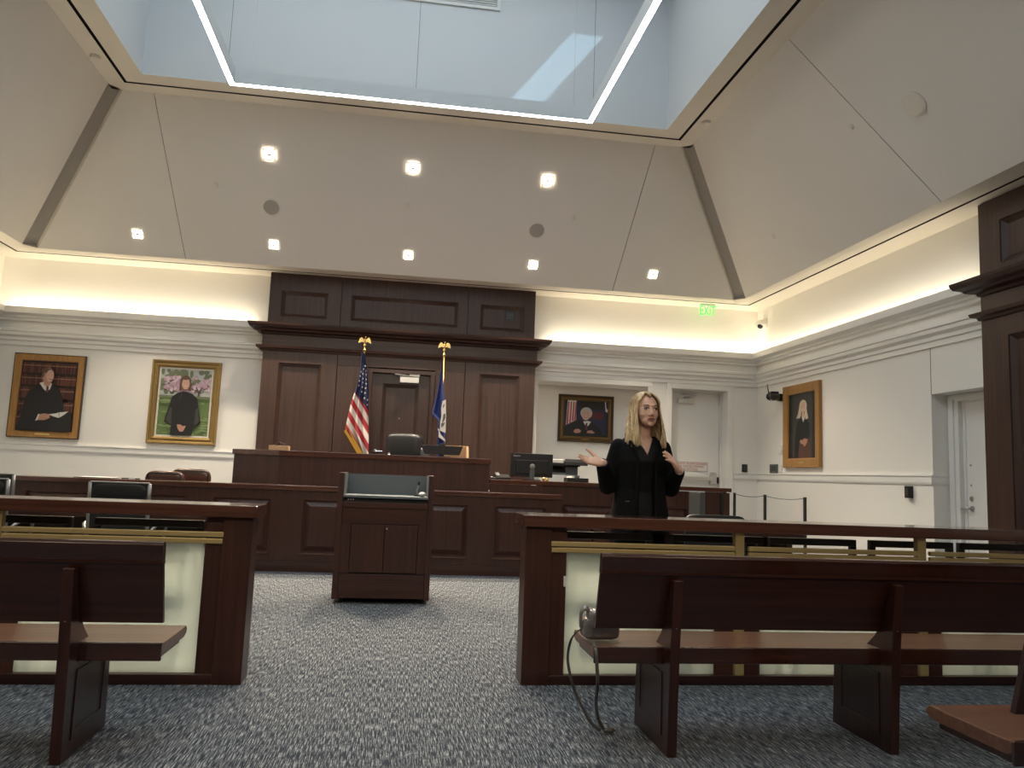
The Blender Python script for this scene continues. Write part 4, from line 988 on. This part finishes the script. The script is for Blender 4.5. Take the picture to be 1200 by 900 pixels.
on_va([(.652, 2.25), (.608, 2.225), (.592, 2.12), (.60, 2.0), (.586, 1.92), (.588, 1.80), (.672, 1.765), (.668, 2.0)], 'flag_white', 'seal', .005)
on_va([(.640, 2.19), (.618, 2.17), (.612, 2.12), (.630, 2.14)], 'seal_grey', 'seal_figure', .012); on_va([(.655, 2.05), (.625, 2.03), (.62, 1.96), (.612, 1.90), (.635, 1.93), (.66, 1.98)], 'seal_grey', 'seal_figure', .012)
on_va([(.60, 1.90), (.61, 1.84), (.64, 1.87), (.655, 1.92), (.63, 1.91)], 'seal_grey', 'seal_figure', .012)
on_va([(.558, 1.80), (.572, 1.80), (.574, 1.70), (.585, 1.70), (.672, 1.64), (.672, 1.67), (.60, 1.75), (.574, 1.82), (.558, 1.83)], 'flag_white', 'white_fringe', .005)

# ------------------------------------------------------------------ portraits
def portrait(name, label, o, W_, H_, wall, fw, fmat, lip, items, mats, tilt=.0, plaque=None, fd=.05, mat_board=0, steps=1):
    """o = lower-left corner as seen, on the wall. items: (material index, points 0..1)"""
    def P(u, v, w_):       # w_ out of the wall
        if wall == 'b': return (o[0] + u, o[1] - w_, o[2] + v)
        return (o[0] - w_, o[1] - u, o[2] + v)
    t = thing(name, label, 'portrait', P(W_ / 2, 0, 0), 'framed portraits')
    def rg(a): return [(a, a), (W_ - a, a), (W_ - a, H_ - a), (a, H_ - a)]
    def ringz(seq, nm, mt):
        m = MB()
        for (a, wa), (b, wb) in zip(seq, seq[1:]):
            A = [P(x, y, wa) for x, y in rg(a)]; B2 = [P(x, y, wb) for x, y in rg(b)]
            for k in range(4): m.poly([A[k], A[(k + 1) % 4], B2[(k + 1) % 4], B2[k]])
        return m.build(nm, mt, t)
    ringz([(0, 0), (0, fd), (.008, fd + .004), (.012, fd)] if steps == 1 else [(0, 0), (0, fd * .8), (.012, fd + .01), (fw * .3, fd + .006), (fw * .45, fd - .012)], 'outer_edge', lip)
    if steps == 1: ringz([(.012, fd), (fw * .85, fd - .006), (fw, fd - .016), (fw, .01)], 'frame', fmat)
    else: ringz([(fw * .45, fd - .012), (fw * .6, fd - .010), (fw * .72, fd + .002), (fw * .86, fd - .004), (fw, fd - .022), (fw, .01)], 'frame', fmat)
    a = fw
    if mat_board:
        ringz([(a, .022), (a + mat_board, .020)], 'mat_board', 'p_mat'); a += mat_board
    iw, ih = W_ - 2 * a, H_ - 2 * a
    m = MB(); m.poly([P(a, a, .014), P(a + iw, a, .014), P(a + iw, a + ih, .014), P(a, a + ih, .014)], 0)
    for li, (mi, pts) in enumerate(items):
        w_ = .0144 + li * .00012
        m.poly([P(a + max(0, min(1, x)) * iw, a + max(0, min(1, y)) * ih, w_) for x, y in pts], mi)
    cv = m.build('canvas', mats, t)
    if plaque:
        px, pw, ph = plaque; m = MB()
        A = [P(px - pw / 2, fw / 2 - ph / 2, fd - .004), P(px + pw / 2, fw / 2 - ph / 2, fd - .004), P(px + pw / 2, fw / 2 + ph / 2, fd), P(px - pw / 2, fw / 2 + ph / 2, fd)]
        m.poly(A); m.build('plaque', 'brass_bright', t)
    return t
def ell(cx, cy, rx, ry, n=18, a0=0, a1=360): return [(cx + rx * math.cos(math.radians(a0 + (a1 - a0) * i / n)), cy + ry * math.sin(math.radians(a0 + (a1 - a0) * i / n))) for i in range(n if a1 - a0 == 360 else n + 1)]
def rc(x0, x1, y0, y1): return [(x0, y0), (x1, y0), (x1, y1), (x0, y1)]
rnd = random.Random(3)
# seated man before law books
M1 = ['p_shelf', 'p_book', 'p_book2', 'p_booklabel', 'p_robe', 'p_skin', 'p_skin_lit', 'p_white', 'p_hair_grey', 'p_tie', 'p_dark', 'p_skirt', 'p_hair_brown']
it = []
for r, (y0, y1) in enumerate(((.83, .985), (.655, .80), (.46, .63), (.27, .43), (.08, .24))):
    x = .02
    while x < .97:
        w_ = rnd.uniform(.020, .030); it.append((rnd.choice((1, 2)), rc(x, x + w_ - .006, y0, y1 - rnd.uniform(0, .02)))); it.append((3, rc(x + .002, x + w_ - .008, y0 + (y1 - y0) * .62, y0 + (y1 - y0) * .72))); x += w_
it += [(4, [(.04, 0), (.10, .25), (.13, .45), (.20, .57), (.38, .66), (.60, .66), (.74, .58), (.80, .46), (.84, .30), (.98, .26), (1, .12), (1, 0)]),
       (7, [(.36, .68), (.44, .70), (.58, .68), (.56, .60), (.50, .56), (.44, .60)]), (5, [(.43, .74), (.56, .74), (.56, .66), (.50, .63), (.44, .66)]),
       (5, ell(.50, .79, .105, .115)), (12, ell(.475, .862, .10, .038)), (12, ell(.408, .81, .022, .05)), (6, ell(.53, .79, .065, .085)), (5, rc(.49, .52, .80, .81)), (5, rc(.56, .59, .80, .81)), (9, rc(.52, .58, .735, .742)),
       (9, [(.49, .64), (.53, .64), (.535, .56), (.51, .54), (.49, .57)]), (10, [(.62, .24), (.98, .28), (1, .0), (.62, 0)]),
       (7, [(.36, .14), (.40, .24), (.43, .235), (.395, .15)]), (5, [(.40, .15), (.42, .235), (.52, .25), (.60, .235), (.61, .19), (.52, .155)]),
       (7, [(.58, .24), (.70, .255), (.77, .275), (.92, .29), (.86, .245), (.80, .21), (.76, .195), (.66, .215)]), (10, [(.76, .27), (.765, .2), (.77, .2), (.77, .27)])]
portrait('portrait_painting', 'oak-framed portrait of a seated man in a black robe before law books', (-5.49, YB, 1.465), .955, 1.205, 'b', .10, 'frame_oak', 'gilt_dark', it, M1, plaque=(.477, .20, .03))
# standing woman before blossom trees
M2 = ['p_grass', 'p_grass2', 'p_green', 'p_pink', 'p_pink2', 'p_sky', 'p_trunk', 'p_robe', 'p_skin_lit', 'p_hair_brown', 'p_white', 'p_mid', 'p_skin']
it = [(5, rc(0, 1, .58, 1))]
for i in range(60): it.append((2, ell(rnd.uniform(0, 1), rnd.uniform(.66, .98), rnd.uniform(.03, .09), rnd.uniform(.02, .06), 9)))
for i in range(110):
    x = rnd.uniform(.10, 1); it.append((rnd.choice((3, 4, 3)), ell(x, rnd.uniform(.66, .88), rnd.uniform(.02, .05), rnd.uniform(.012, .035), 8)))
it += [(6, [(.74, .56), (.76, .64), (.70, .74), (.72, .745), (.775, .67), (.83, .75), (.85, .745), (.795, .65), (.79, .56)]), (2, rc(0, 1, .565, .60))]
for i in range(60): it.append((1, ell(rnd.uniform(0, 1), rnd.uniform(.02, .54), rnd.uniform(.03, .10), rnd.uniform(.006, .016), 8)))
it += [(7, [(.28, 0), (.29, .14), (.14, .20), (.20, .40), (.26, .58), (.36, .64), (.46, .67), (.56, .66), (.66, .63), (.76, .56), (.80, .40), (.86, .20), (.72, .13), (.70, 0)]),
       (11, [(.17, .22), (.29, .15), (.28, .40), (.24, .42)]), (11, [(.83, .22), (.74, .15), (.74, .40), (.79, .42)]),
       (9, ell(.50, .80, .115, .115)), (9, rc(.385, .43, .68, .80)), (9, rc(.57, .615, .68, .80)), (8, ell(.505, .785, .075, .09)), (9, ell(.50, .872, .07, .03)), (12, rc(.465, .485, .795, .803)), (12, rc(.525, .545, .795, .803)), (10, rc(.48, .53, .745, .753)),
       (11, [(.44, .64), (.40, .52), (.41, .52), (.46, .64)]), (12, [(.40, .16), (.42, .10), (.47, .055), (.53, .06), (.56, .11), (.58, .15), (.52, .14), (.46, .165)])]
portrait('portrait_painting', 'gilt-framed portrait of a robed woman standing before pink blossom', (-3.62, YB, 1.46), .972, 1.228, 'b', .105, 'gilt', 'gilt', it, M2, mat_board=.025, steps=2)
# man at a desk with flags, in the niche
M3 = ['p_navy', 'p_maroon', 'p_red', 'p_white', 'p_robe', 'p_skin_lit', 'p_hair_grey', 'p_tie', 'p_skin', 'p_dark', 'p_navy']
it = [(1, rc(.62, .90, .50, .70)), (9, rc(.36, .90, .78, 1)), (3, [(.05, .30), (.08, 1), (.28, 1), (.28, .45)])]
for x in (.09, .15, .21, .26): it.append((2, [(x - .03, .32 if x < .2 else .42), (x, .96), (x + .028, .96), (x + .012, .32 if x < .2 else .42)]))
it += [(3, [(.95, .72), (.93, 1), (1, 1), (1, .70)]), (10, [(.97, .8), (.95, 1), (1, 1), (1, .8)]), (10, rc(0, .12, .08, .30)),
       (4, [(.0, .22), (.18, .38), (.36, .46), (.44, .40), (.58, .42), (.74, .34), (.86, .20), (.90, 0), (0, 0)]),
       (3, [(.44, .42), (.56, .44), (.62, .42), (.56, .30), (.50, .30)]), (7, [(.50, .38), (.54, .38), (.54, .18), (.49, .20)]),
       (6, ell(.51, .66, .135, .165)), (5, ell(.50, .61, .095, .155)), (6, rc(.42, .58, .74, .78)), (8, rc(.44, .48, .635, .65)), (8, rc(.52, .56, .635, .65)), (8, rc(.46, .54, .53, .54)),
       (8, [(.22, .12), (.26, .19), (.34, .21), (.40, .16), (.38, .10), (.28, .08)]), (8, [(.52, .11), (.56, .17), (.64, .18), (.72, .11), (.64, .09)]), (9, rc(0, 1, 0, .06))]
portrait('portrait_painting', 'dark and gilt framed portrait of a white-haired man hung in the niche', (2.575, YB + .5, 1.785), .93, .775, 'b', .095, 'gilt_mid', 'gilt_dark', it, M3, plaque=(.465, .15, .025), steps=2)
# fair-haired woman, right wall
M4 = ['p_mid', 'p_dark', 'p_robe', 'p_skin_lit', 'p_hair_blonde', 'p_white', 'p_skirt', 'p_skin']
it = [(1, rc(0, .12, 0, 1)), (1, rc(.86, 1, 0, 1)), (6, [(.34, 0), (.38, .14), (.42, .30), (.74, .30), (.80, .12), (.80, 0)]),
      (2, [(.20, .0), (.22, .30), (.28, .50), (.38, .60), (.50, .63), (.64, .60), (.74, .52), (.78, .34), (.70, .29), (.60, .32), (.45, .29), (.36, .27), (.34, 0)]),
      (4, ell(.53, .80, .14, .095)), (4, [(.40, .82), (.34, .68), (.27, .62), (.40, .615), (.46, .66), (.45, .8)]), (4, [(.64, .82), (.68, .70), (.72, .60), (.62, .585), (.58, .66), (.62, .8)]),
      (3, ell(.53, .78, .075, .075)), (3, [(.49, .72), (.57, .72), (.58, .64), (.54, .60), (.49, .64)]), (5, [(.48, .66), (.50, .60), (.54, .545), (.58, .60), (.59, .65), (.54, .61)]), (7, rc(.49, .52, .785, .792)), (7, rc(.55, .58, .785, .792)), (5, rc(.51, .56, .74, .747)),
      (7, [(.42, .28), (.50, .27), (.58, .30), (.70, .28), (.66, .22), (.58, .17), (.54, .21), (.46, .22), (.42, .24)])]
portrait('portrait_painting', 'oak-framed portrait of a fair-haired woman in a black robe on the right wall', (XW, 11.055, 1.475), 1.025, 1.215, 'r', .135, 'frame_oak', 'frame_oak', it, M4, plaque=(.51, .22, .045))

# ------------------------------------------------------------------ the woman
def union(mb, voxel, name, mats, parent, smooth_it=2, cut=None):
    """fuse overlapping volumes into one continuous skin"""
    tmp = mb.build('tmp', mats[0]); md = tmp.modifiers.new('r', 'REMESH'); md.mode = 'VOXEL'; md.voxel_size = voxel
    dg = bpy.context.evaluated_depsgraph_get(); me = bpy.data.meshes.new_from_object(tmp.evaluated_get(dg)); bpy.data.objects.remove(tmp)
    bm = bmesh.new(); bm.from_mesh(me)
    for _ in range(smooth_it): bmesh.ops.smooth_vert(bm, verts=bm.verts, factor=.5, use_axis_x=True, use_axis_y=True, use_axis_z=True)
    if cut:
        dead = [f for f in bm.faces if cut(f.calc_center_median())]; bmesh.ops.delete(bm, geom=dead, context='FACES')
    off_ = parent.location
    for v in bm.verts: v.co -= off_
    bm.to_mesh(me); bm.free()
    me.materials.clear()
    for m_ in mats: me.materials.append(MATS[m_])
    me.polygons.foreach_set('use_smooth', [True] * len(me.polygons)); me.polygons.foreach_set('material_index', [0] * len(me.polygons))
    o = bpy.data.objects.new(name, me); COL.objects.link(o); o.parent = parent
    return o
def cap(mb, a, b, ra, rb, n=12):
    a, b = Vector(a), Vector(b); d = (b - a)
    mb.tube([a, a + d * .5, b], [ra, (ra + rb) / 2, rb], n); mb.ball(a, ra, nu=n, nv=8); mb.ball(b, rb, nu=n, nv=8)
def rings(mb, rows, n=28, e=.85):
    """rows: (z, cx, cy, rx, ry)"""
    vs = []
    def pw(x): return math.copysign(abs(x) ** e, x)
    for z, cx, cy, rx, ry in rows:
        for j in range(n):
            a = 2 * PI * j / n; vs.append((cx + rx * pw(math.cos(a)), cy + ry * pw(math.sin(a)), z))
    k = len(rows)
    fs = [(i * n + j, i * n + (j + 1) % n, (i + 1) * n + (j + 1) % n, (i + 1) * n + j) for i in range(k - 1) for j in range(n)] + [list(range(n))[::-1], list(range((k - 1) * n, k * n))]
    mb.add(vs, fs)
PXw, PYw = 1.675, 5.24
per = thing('person', 'blonde woman in black jacket gesturing with both hands behind the barrier', 'person', (PXw, PYw, 0))
HC = Vector((PXw + .018, PYw - .030, 1.678)); HY = Matrix.Rotation(.13, 3, 'Z') @ Matrix.Rotation(-.04, 3, 'X')    # face turned slightly to her left
def H(x, y, z): return HC + HY @ Vector((x * 1.14, y * 1.06, z * 1.04))         # head frame: -y is forward
SHr, SHl = Vector((PXw - .162, PYw, 1.44)), Vector((PXw + .162, PYw + .01, 1.44))
ELr, ELl = Vector((PXw - .225, PYw + .035, 1.175)), Vector((PXw + .225, PYw + .01, 1.175))
WRr, WRl = Vector((1.345, 5.03, 1.305)), Vector((1.872, 5.02, 1.275))
body = MB()
rings(body, [(.86, PXw, PYw, .165, .115), (.98, PXw, PYw, .160, .112), (1.10, PXw, PYw, .13, .095), (1.22, PXw, PYw, .14, .10), (1.33, PXw, PYw, .15, .105), (1.42, PXw, PYw + .01, .140, .080), (1.475, PXw, PYw + .012, .095, .062), (1.51, PXw, PYw + .01, .065, .052)])
cap(body, (PXw + .003, PYw + .005, 1.47), (PXw + .016, PYw - .008, 1.60), .054, .052)
for S_, E_, W_ in ((SHr, ELr, WRr), (SHl, ELl, WRl)): cap(body, S_ - Vector((0, 0, .02)), E_, .038, .036); cap(body, E_, W_, .037, .026)
for s in (-1, 1):
    cap(body, (PXw + s * .085, PYw, .88), (PXw + s * .095, PYw - .01, .50), .078, .052); cap(body, (PXw + s * .095, PYw - .01, .50), (PXw + s * .10, PYw + .02, .09), .048, .034)
    cap(body, (PXw + s * .10, PYw + .02, .07), (PXw + s * .12, PYw - .11, .045), .034, .028)
RH = HY
def hb_(x, y, z, r, e=1.0):
    r = (r[0] * 1.14, r[1] * 1.06, r[2] * 1.04); body.ball(H(x, y, z), r, e=e, nu=22, nv=16, rot=RH)
hb_(0, .012, .035, (.075, .090, .080)); hb_(0, -.030, -.015, (.064, .056, .082)); hb_(0, -.040, -.066, (.049, .044, .042)); hb_(0, -.072, -.095, (.018, .014, .014))
hb_(.036, -.050, -.028, (.023, .024, .024)); hb_(-.036, -.050, -.028, (.023, .024, .024)); hb_(0, -.072, .028, (.046, .014, .012))
body.tube([H(0, -.081, .018), H(0, -.090, -.008), H(0, -.097, -.026)], [.009, .010, .012], 10); hb_(0, -.095, -.029, (.012, .011, .009)); hb_(.011, -.092, -.034, (.008, .009, .007)); hb_(-.011, -.092, -.034, (.008, .009, .007))
hb_(0, -.083, -.060, (.022, .009, .010))
for s in (-1, 1): hb_(s * .074, .012, -.005, (.010, .018, .030))
def hand(wr, fwd, pn, thumb, spread=.16, curl=(.12, .18, .15), side=1, tcurl=.2):
    """wr wrist, fwd finger direction, pn palm normal (palm faces it), thumb = direction of the thumb side"""
    wr = Vector(wr); f = Vector(fwd).normalized(); p = Vector(pn); p = (p - f * p.dot(f)).normalized(); t = Vector(thumb); t = (t - f * t.dot(f) - p * t.dot(p)).normalized()
    R_ = Matrix((f, t, p)).transposed()
    body.ball(wr + f * .048, (.052, .043, .017), e=.8, rot=R_); body.ball(wr + f * .03 + t * .018 + p * .006, (.034, .020, .014), rot=R_); cap(body, wr - f * .01, wr + f * .03, .024, .020)
    for k, (o2, L0, an) in enumerate(((.030, .074, .45), (.0105, .083, .10), (-.0105, .077, -.2), (-.029, .061, -.5))):
        b0 = wr + f * (.088 - abs(o2) * .25) + t * o2; d = (f + t * (spread * an)).normalized(); P_ = b0; r0 = .0104
        for q_, (fr2, cu) in enumerate(zip((.45, .30, .25), curl)):
            d = (d + p * cu * (1 + .25 * k)).normalized(); Q = P_ + d * L0 * fr2 * 1.05; cap(body, P_, Q, r0, r0 - .0009, 10); P_, r0 = Q, r0 - .0009
    b0 = wr + f * .022 + t * .030; d = (f * .62 + t * .80 + p * .25).normalized()
    for L_, r_ in ((.042, .0145), (.036, .0122), (.028, .0105)):
        Q = b0 + d * L_; cap(body, b0, Q, r_, r_ - .0015, 10); b0 = Q; d = (d + f * tcurl).normalized()
hand(WRr, (-1, -.18, .10), (.10, -.55, .75), (.15, -.35, .95), spread=.30, curl=(.05, .10, .12))
hand(WRl, (-.62, -.30, .72), (-.55, .45, -.50), (.45, -.25, .85), spread=.30, curl=(.12, .2, .15), tcurl=-.05)
union(body, .0042, 'body', ['skin'], per, 2)
# face details
for s in (-1, 1):
    MB().ball(H(s * .030, -.0765, .006), (.0135, .0072, .0060), rot=RH).build('eye', 'eye_white', per, smooth=True)
    MB().ball(H(s * .031, -.0828, .006), (.0060, .0030, .0057), rot=RH).build('iris', 'eye_dark', per, smooth=True)
    MB().tube([H(s * .015, -.0845, .009), H(s * .024, -.0870, .0145), H(s * .036, -.0835, .013), H(s * .045, -.0765, .006)], .0024, 6).build('eyelash', 'eye_dark', per)
    MB().tube([H(s * .014, -.0900, .028), H(s * .028, -.0875, .034), H(s * .046, -.0735, .029)], [.003, .0034, .0022], 6).build('eyebrow', 'brow', per)
MB().tube([H(-.024, -.0835, -.058), H(-.010, -.0935, -.0535), H(0, -.0955, -.0555), H(.010, -.0935, -.0535), H(.024, -.0835, -.058)], [.002, .0042, .004, .0042, .002], 8).build('upper_lip', 'skin_red', per, smooth=True)
MB().tube([H(-.022, -.0835, -.062), H(0, -.0940, -.068), H(.022, -.0835, -.062)], [.002, .0052, .002], 8).build('lower_lip', 'skin_red', per, smooth=True)
MB().tube([H(-.018, -.0875, -.0595), H(0, -.0970, -.0610), H(.018, -.0875, -.0595)], [.001, .0028, .001], 6).build('mouth_gap', 'eye_dark', per)
# hair
hr = MB(); rr = random.Random(11)
def scalp(phi, el, k=1.0):      # phi 0 = forward, el elevation
    x = math.sin(phi) * math.cos(el) * .079 * k; y = -math.cos(phi) * math.cos(el) * .099 * k + .010; z = math.sin(el) * .088 * k + .036
    return x, y, z
def lerpt(tab, a):
    for (a0, *v0), (a1, *v1) in zip(tab, tab[1:]):
        if a <= a1: t = max(0, (a - a0) / (a1 - a0)); return [p + (q - p) * t for p, q in zip(v0, v1)]
    return list(tab[-1][1:])
def lockpath(side_, a, k, jit=0):
    """hair path for angle a (degrees from the face, 60..180): parting, over the scalp, then down"""
    w_ = min(1, max(0, (a - 60) / 110)); f_ = (a - 60) / 120
    py = -.072 + .15 * f_
    pts = [H(side_ * .002, py, .036 + .088 * k * math.sqrt(max(.05, 1 - ((py - .01) / .099 / k) ** 2)))]
    for el in (66, 50, 34, 17, 0):
        q_ = (66 - el) / 66; fac = .42 + .58 * q_; fac = fac + (1 - fac) * w_
        pts.append(H(*scalp(side_ * math.radians(a) * fac, math.radians(el), k)))
    x, y, z = scalp(side_ * math.radians(a), 0, k)
    bx_, by_, bz_ = lerpt([(60, .066, -.088, -.222), (90, .100, -.066, -.232), (115, .128, .0, -.225), (150, .085, .075, -.23), (180, 0, .10, -.235)], a)
    bx_ *= side_
    for t in (.2, .4, .6, .8, 1):
        e_ = t * t * (3 - 2 * t); out_ = math.sin(t * PI) * .010 * side_ * (1 if a < 120 else .3)
        pts.append(H(x + (bx_ - x) * e_ + out_, y + (by_ - y) * e_, z + (bz_ + jit - z) * t))
    return cat(pts, 3)
for side_ in (-1, 1):
    for layer, k0 in ((0, 1.045), (1, 1.085)):
        NA = 66; cols = []
        for i in range(NA + 1):
            a = 58 + (122) * i / NA
            rip = .006 * math.sin(i * 1.9 + layer * 2 + side_) + .004 * math.sin(i * .7 + 1.3 * layer) + rr.uniform(-.002, .002)
            jit = .012 * math.sin(i * 1.1 + layer) + rr.uniform(-.008, .008)
            P2 = lockpath(side_, a, k0 + rip * .8, jit); n_ = len(P2)
            cen = HC + Vector((0, 0, 0)); out = []
            for j, p in enumerate(P2):
                h_ = Vector((p.x - HC.x, p.y - HC.y, 0)); h_ = h_.normalized() if h_.length > 1e-4 else Vector((0, 0, 0))
                out.append(p + h_ * (rip * .9 * min(1, j / 9)) - (h_ * .012 * max(0, (j - n_ + 6) / 5) if layer else Vector()))
            cols.append(out)
        n_ = len(cols[0]); vs = [p for c in cols for p in c]
        hr.add(vs, [(i * n_ + j, (i + 1) * n_ + j, (i + 1) * n_ + j + 1, i * n_ + j + 1) for i in range(NA) for j in range(n_ - 1)])
    for i in range(46):
        a = rr.uniform(57, 178) if i > 18 else rr.uniform(56, 80)
        P2 = lockpath(side_, a, 1.085 + rr.uniform(-.01, .03), rr.uniform(-.022, .012)); n_ = len(P2); r_ = rr.uniform(.0035, .0055)
        hr.tube(P2, [r_ * (1 - .7 * (j / (n_ - 1)) ** 2) for j in range(n_)], 6)
hr.ball(H(0, .030, .044), (.088, .094, .090), nu=24, nv=16, rot=RH)
hr.v = [v for v in hr.v]
ho = hr.build('hair', 'hair', per, smooth=True)
# clothes
bl = MB()
rings(bl, [(.93, PXw, PYw, .175, .125), (1.02, PXw, PYw, .165, .118), (1.12, PXw, PYw, .143, .105), (1.24, PXw, PYw - .005, .153, .113), (1.33, PXw, PYw - .012, .162, .122), (1.40, PXw, PYw - .005, .165, .108), (1.45, PXw, PYw + .005, .155, .086), (1.495, PXw, PYw + .01, .10, .072), (1.52, PXw, PYw + .01, .066, .060)])
def vcut(c, z0=1.375, k=.50, wmin=.0): return c.y < PYw and c.z > z0 and abs(c.x - PXw - .008) < (c.z - z0) * k + wmin
union(bl, .0045, 'blouse', ['black_satin'], per, 3, cut=lambda c: vcut(c) or c.z > 1.505)
jk = MB()
rings(jk, [(.84, PXw, PYw, .212, .150), (.95, PXw, PYw, .205, .145), (1.05, PXw, PYw, .185, .132), (1.14, PXw, PYw, .172, .122), (1.24, PXw, PYw - .003, .176, .128), (1.33, PXw, PYw - .010, .184, .134), (1.40, PXw, PYw, .186, .118), (1.45, PXw, PYw + .005, .175, .096), (1.49, PXw, PYw + .01, .118, .080), (1.515, PXw, PYw + .012, .078, .066)])
for S_, E_, W_ in ((SHr, ELr, WRr), (SHl, ELl, WRl)):
    S2 = S_ + Vector((0, 0, -.012)); cap(jk, S2, E_, .056, .058, 16); W2 = E_ + (W_ - E_) * .86; cap(jk, E_, W2, .062, .046, 16)
    jk.ball(E_ + Vector((0, .0, -.02)), (.060, .062, .062))
for s in (-1, 1): jk.tube([(PXw + s * .10, PYw - .085, 1.47), (PXw + s * .062, PYw - .128, 1.36), (PXw + s * .066, PYw - .137, 1.10), (PXw + s * .075, PYw - .140, .86)], [.020, .016, .014, .014], 10)
union(jk, .0055, 'jacket', ['black_cloth'], per, 3, cut=lambda c: (c.y < PYw - .02 and abs(c.x - PXw - .004) < .052 + max(0, c.z - 1.33) * .36) or c.z > 1.508)
BOX('pocket_zip', PXw - .145, PXw - .115, PYw - .135, PYw - .128, 1.055, 1.060, 'silver', per)
tr_ = MB()
rings(tr_, [(.78, PXw, PYw, .178, .122), (.90, PXw, PYw, .184, .128), (.98, PXw, PYw, .172, .12)])
for s in (-1, 1): cap(tr_, (PXw + s * .088, PYw, .82), (PXw + s * .097, PYw - .01, .50), .092, .072); cap(tr_, (PXw + s * .097, PYw - .01, .50), (PXw + s * .10, PYw + .015, .10), .072, .062)
union(tr_, .010, 'trousers', ['black_cloth'], per, 2)
for s in (-1, 1):
    MB().ball((PXw + s * .115, PYw - .035, .045), (.045, .125, .045), e=.7).box(PXw + s * .10 - .018, PXw + s * .10 + .018, PYw + .03, PYw + .06, 0, .05).build('shoe', 'black_leather', per, smooth=True)
def band_(at, d, r, w_, mat, nm):
    d = Vector(d).normalized(); MB().lathe([(r, -w_), (r + .004, -w_), (r + .004, w_), (r, w_), (r, -w_)], at, d, 20).build(nm, mat, per, smooth=False)
band_(WRr + Vector((.006, .002, 0)), (WRr - ELr), .0265, .007, 'black_leather', 'bracelet')
band_(WRl + Vector((.0, .004, -.002)), (WRl - ELl), .0265, .006, 'silver', 'bracelet')

# ------------------------------------------------------------------ lights
def area(name, loc, sx, sy, power, col, rot=(0, 0, 0)):
    l = bpy.data.lights.new(name, 'AREA'); l.shape = 'RECTANGLE'; l.size = sx; l.size_y = sy; l.energy = power; l.color = col
    o = bpy.data.objects.new(name, l); COL.objects.link(o); o.location = loc; o.rotation_euler = rot; return o
WARM = (1, .86, .62)
CV = 9.0          # cove strip power per metre
for nm, loc, sx, sy, L_ in (('cove_light_back_a', (-3.93, YB - .11, 3.25), 3.4, .05, 3.4), ('cove_light_back_b', (3.95, YB - .11, 3.25), 3.5, .05, 3.5), ('cove_light_right', (XW - .11, 9.4, 3.25), .05, 5.0, 5.0),
                            ('cove_light_left', (-XW + .11, 6.2, 3.25), .05, 9, 9)):
    area(nm, loc, sx, sy, CV * L_ * (.62 if 'left' in nm or 'front' in nm else .32) * (.55 if 'right' in nm else 1), WARM, (PI, 0, 0))
def spot(loc, tgt, power, ang=96, col=(1, .84, .64)):
    l = bpy.data.lights.new('downlight_beam', 'SPOT'); l.energy = power; l.spot_size = math.radians(ang); l.spot_blend = .6; l.color = col; l.shadow_soft_size = .05
    o = bpy.data.objects.new('downlight_beam', l); COL.objects.link(o); o.location = loc
    d = Vector(tgt) - Vector(loc); o.rotation_euler = d.to_track_quat('-Z', 'Y').to_euler(); return o
SPW = 290
for c, n, lab in lights:
    p = Vector(c) + NS * .04; up_ = c[2] > 5; spot(p, p + Vector((0, -.30 if up_ else -.30, -1)), SPW * (1.15 if up_ else .56 if abs(c[0]) > 3 else .82), 96 if up_ else 104)
# unseen downlights added on the front slope, aimed to brighten the woman
NF = Vector((0, -NS.y, NS.z))
for x in (-3.7, -1.9, 0, 1.85, 3.7):
    downlight((x, 9.6 - 11.12, 4.313), NF, 'square recessed downlight added unseen on the front slope behind the viewer'); spot(Vector((x, 9.6 - 11.12, 4.313)) + NF * .04, (x * .6, 5.6, 1.0), SPW * .24, 52)
sun = bpy.data.lights.new('sun', 'SUN'); sun.energy = 1.3; sun.angle = .02; sun.color = (.50, .80, 1)
so_ = bpy.data.objects.new('sun', sun); COL.objects.link(so_); so_.location = (5, 3, 12)
so_.rotation_euler = Vector((-.55, .5, -.715)).to_track_quat('-Z', 'Y').to_euler()
wd = bpy.data.worlds.new('world'); SC.world = wd; wd.use_nodes = True
wd.node_tree.nodes['Background'].inputs[0].default_value = (.45, .62, .9, 1); wd.node_tree.nodes['Background'].inputs[1].default_value = .6

# ------------------------------------------------------------------ camera
F = 911.7; yaw, pitch, roll = (math.radians(a) for a in (8.16, 6.69, 2.2626))
r = Vector((math.cos(yaw), -math.sin(yaw), 0)); f = Vector((math.sin(yaw) * math.cos(pitch), math.cos(yaw) * math.cos(pitch), math.sin(pitch))); u = r.cross(f)
r2 = r * math.cos(roll) + u * math.sin(roll); u2 = u * math.cos(roll) - r * math.sin(roll)
cam = bpy.data.cameras.new('camera'); co = bpy.data.objects.new('camera', cam); COL.objects.link(co)
cam.sensor_width = 36; cam.lens = 36 * F / 1200; cam.clip_start = .05
M_ = Matrix((r2, u2, -f)).transposed().to_4x4(); M_.translation = Vector((0, 0, 1.2)); co.matrix_world = M_
SC.camera = co
SC.view_settings.view_transform = 'Standard'; SC.view_settings.look = 'None'; SC.view_settings.gamma = 1; SC.view_settings.use_curve_mapping = False
SC.view_settings.exposure = 0.75
SC.cycles.max_bounces = 10; SC.cycles.diffuse_bounces = 6; SC.cycles.glossy_bounces = 4
SC.cycles.use_denoising = True; SC.cycles.sample_clamp_indirect = 6
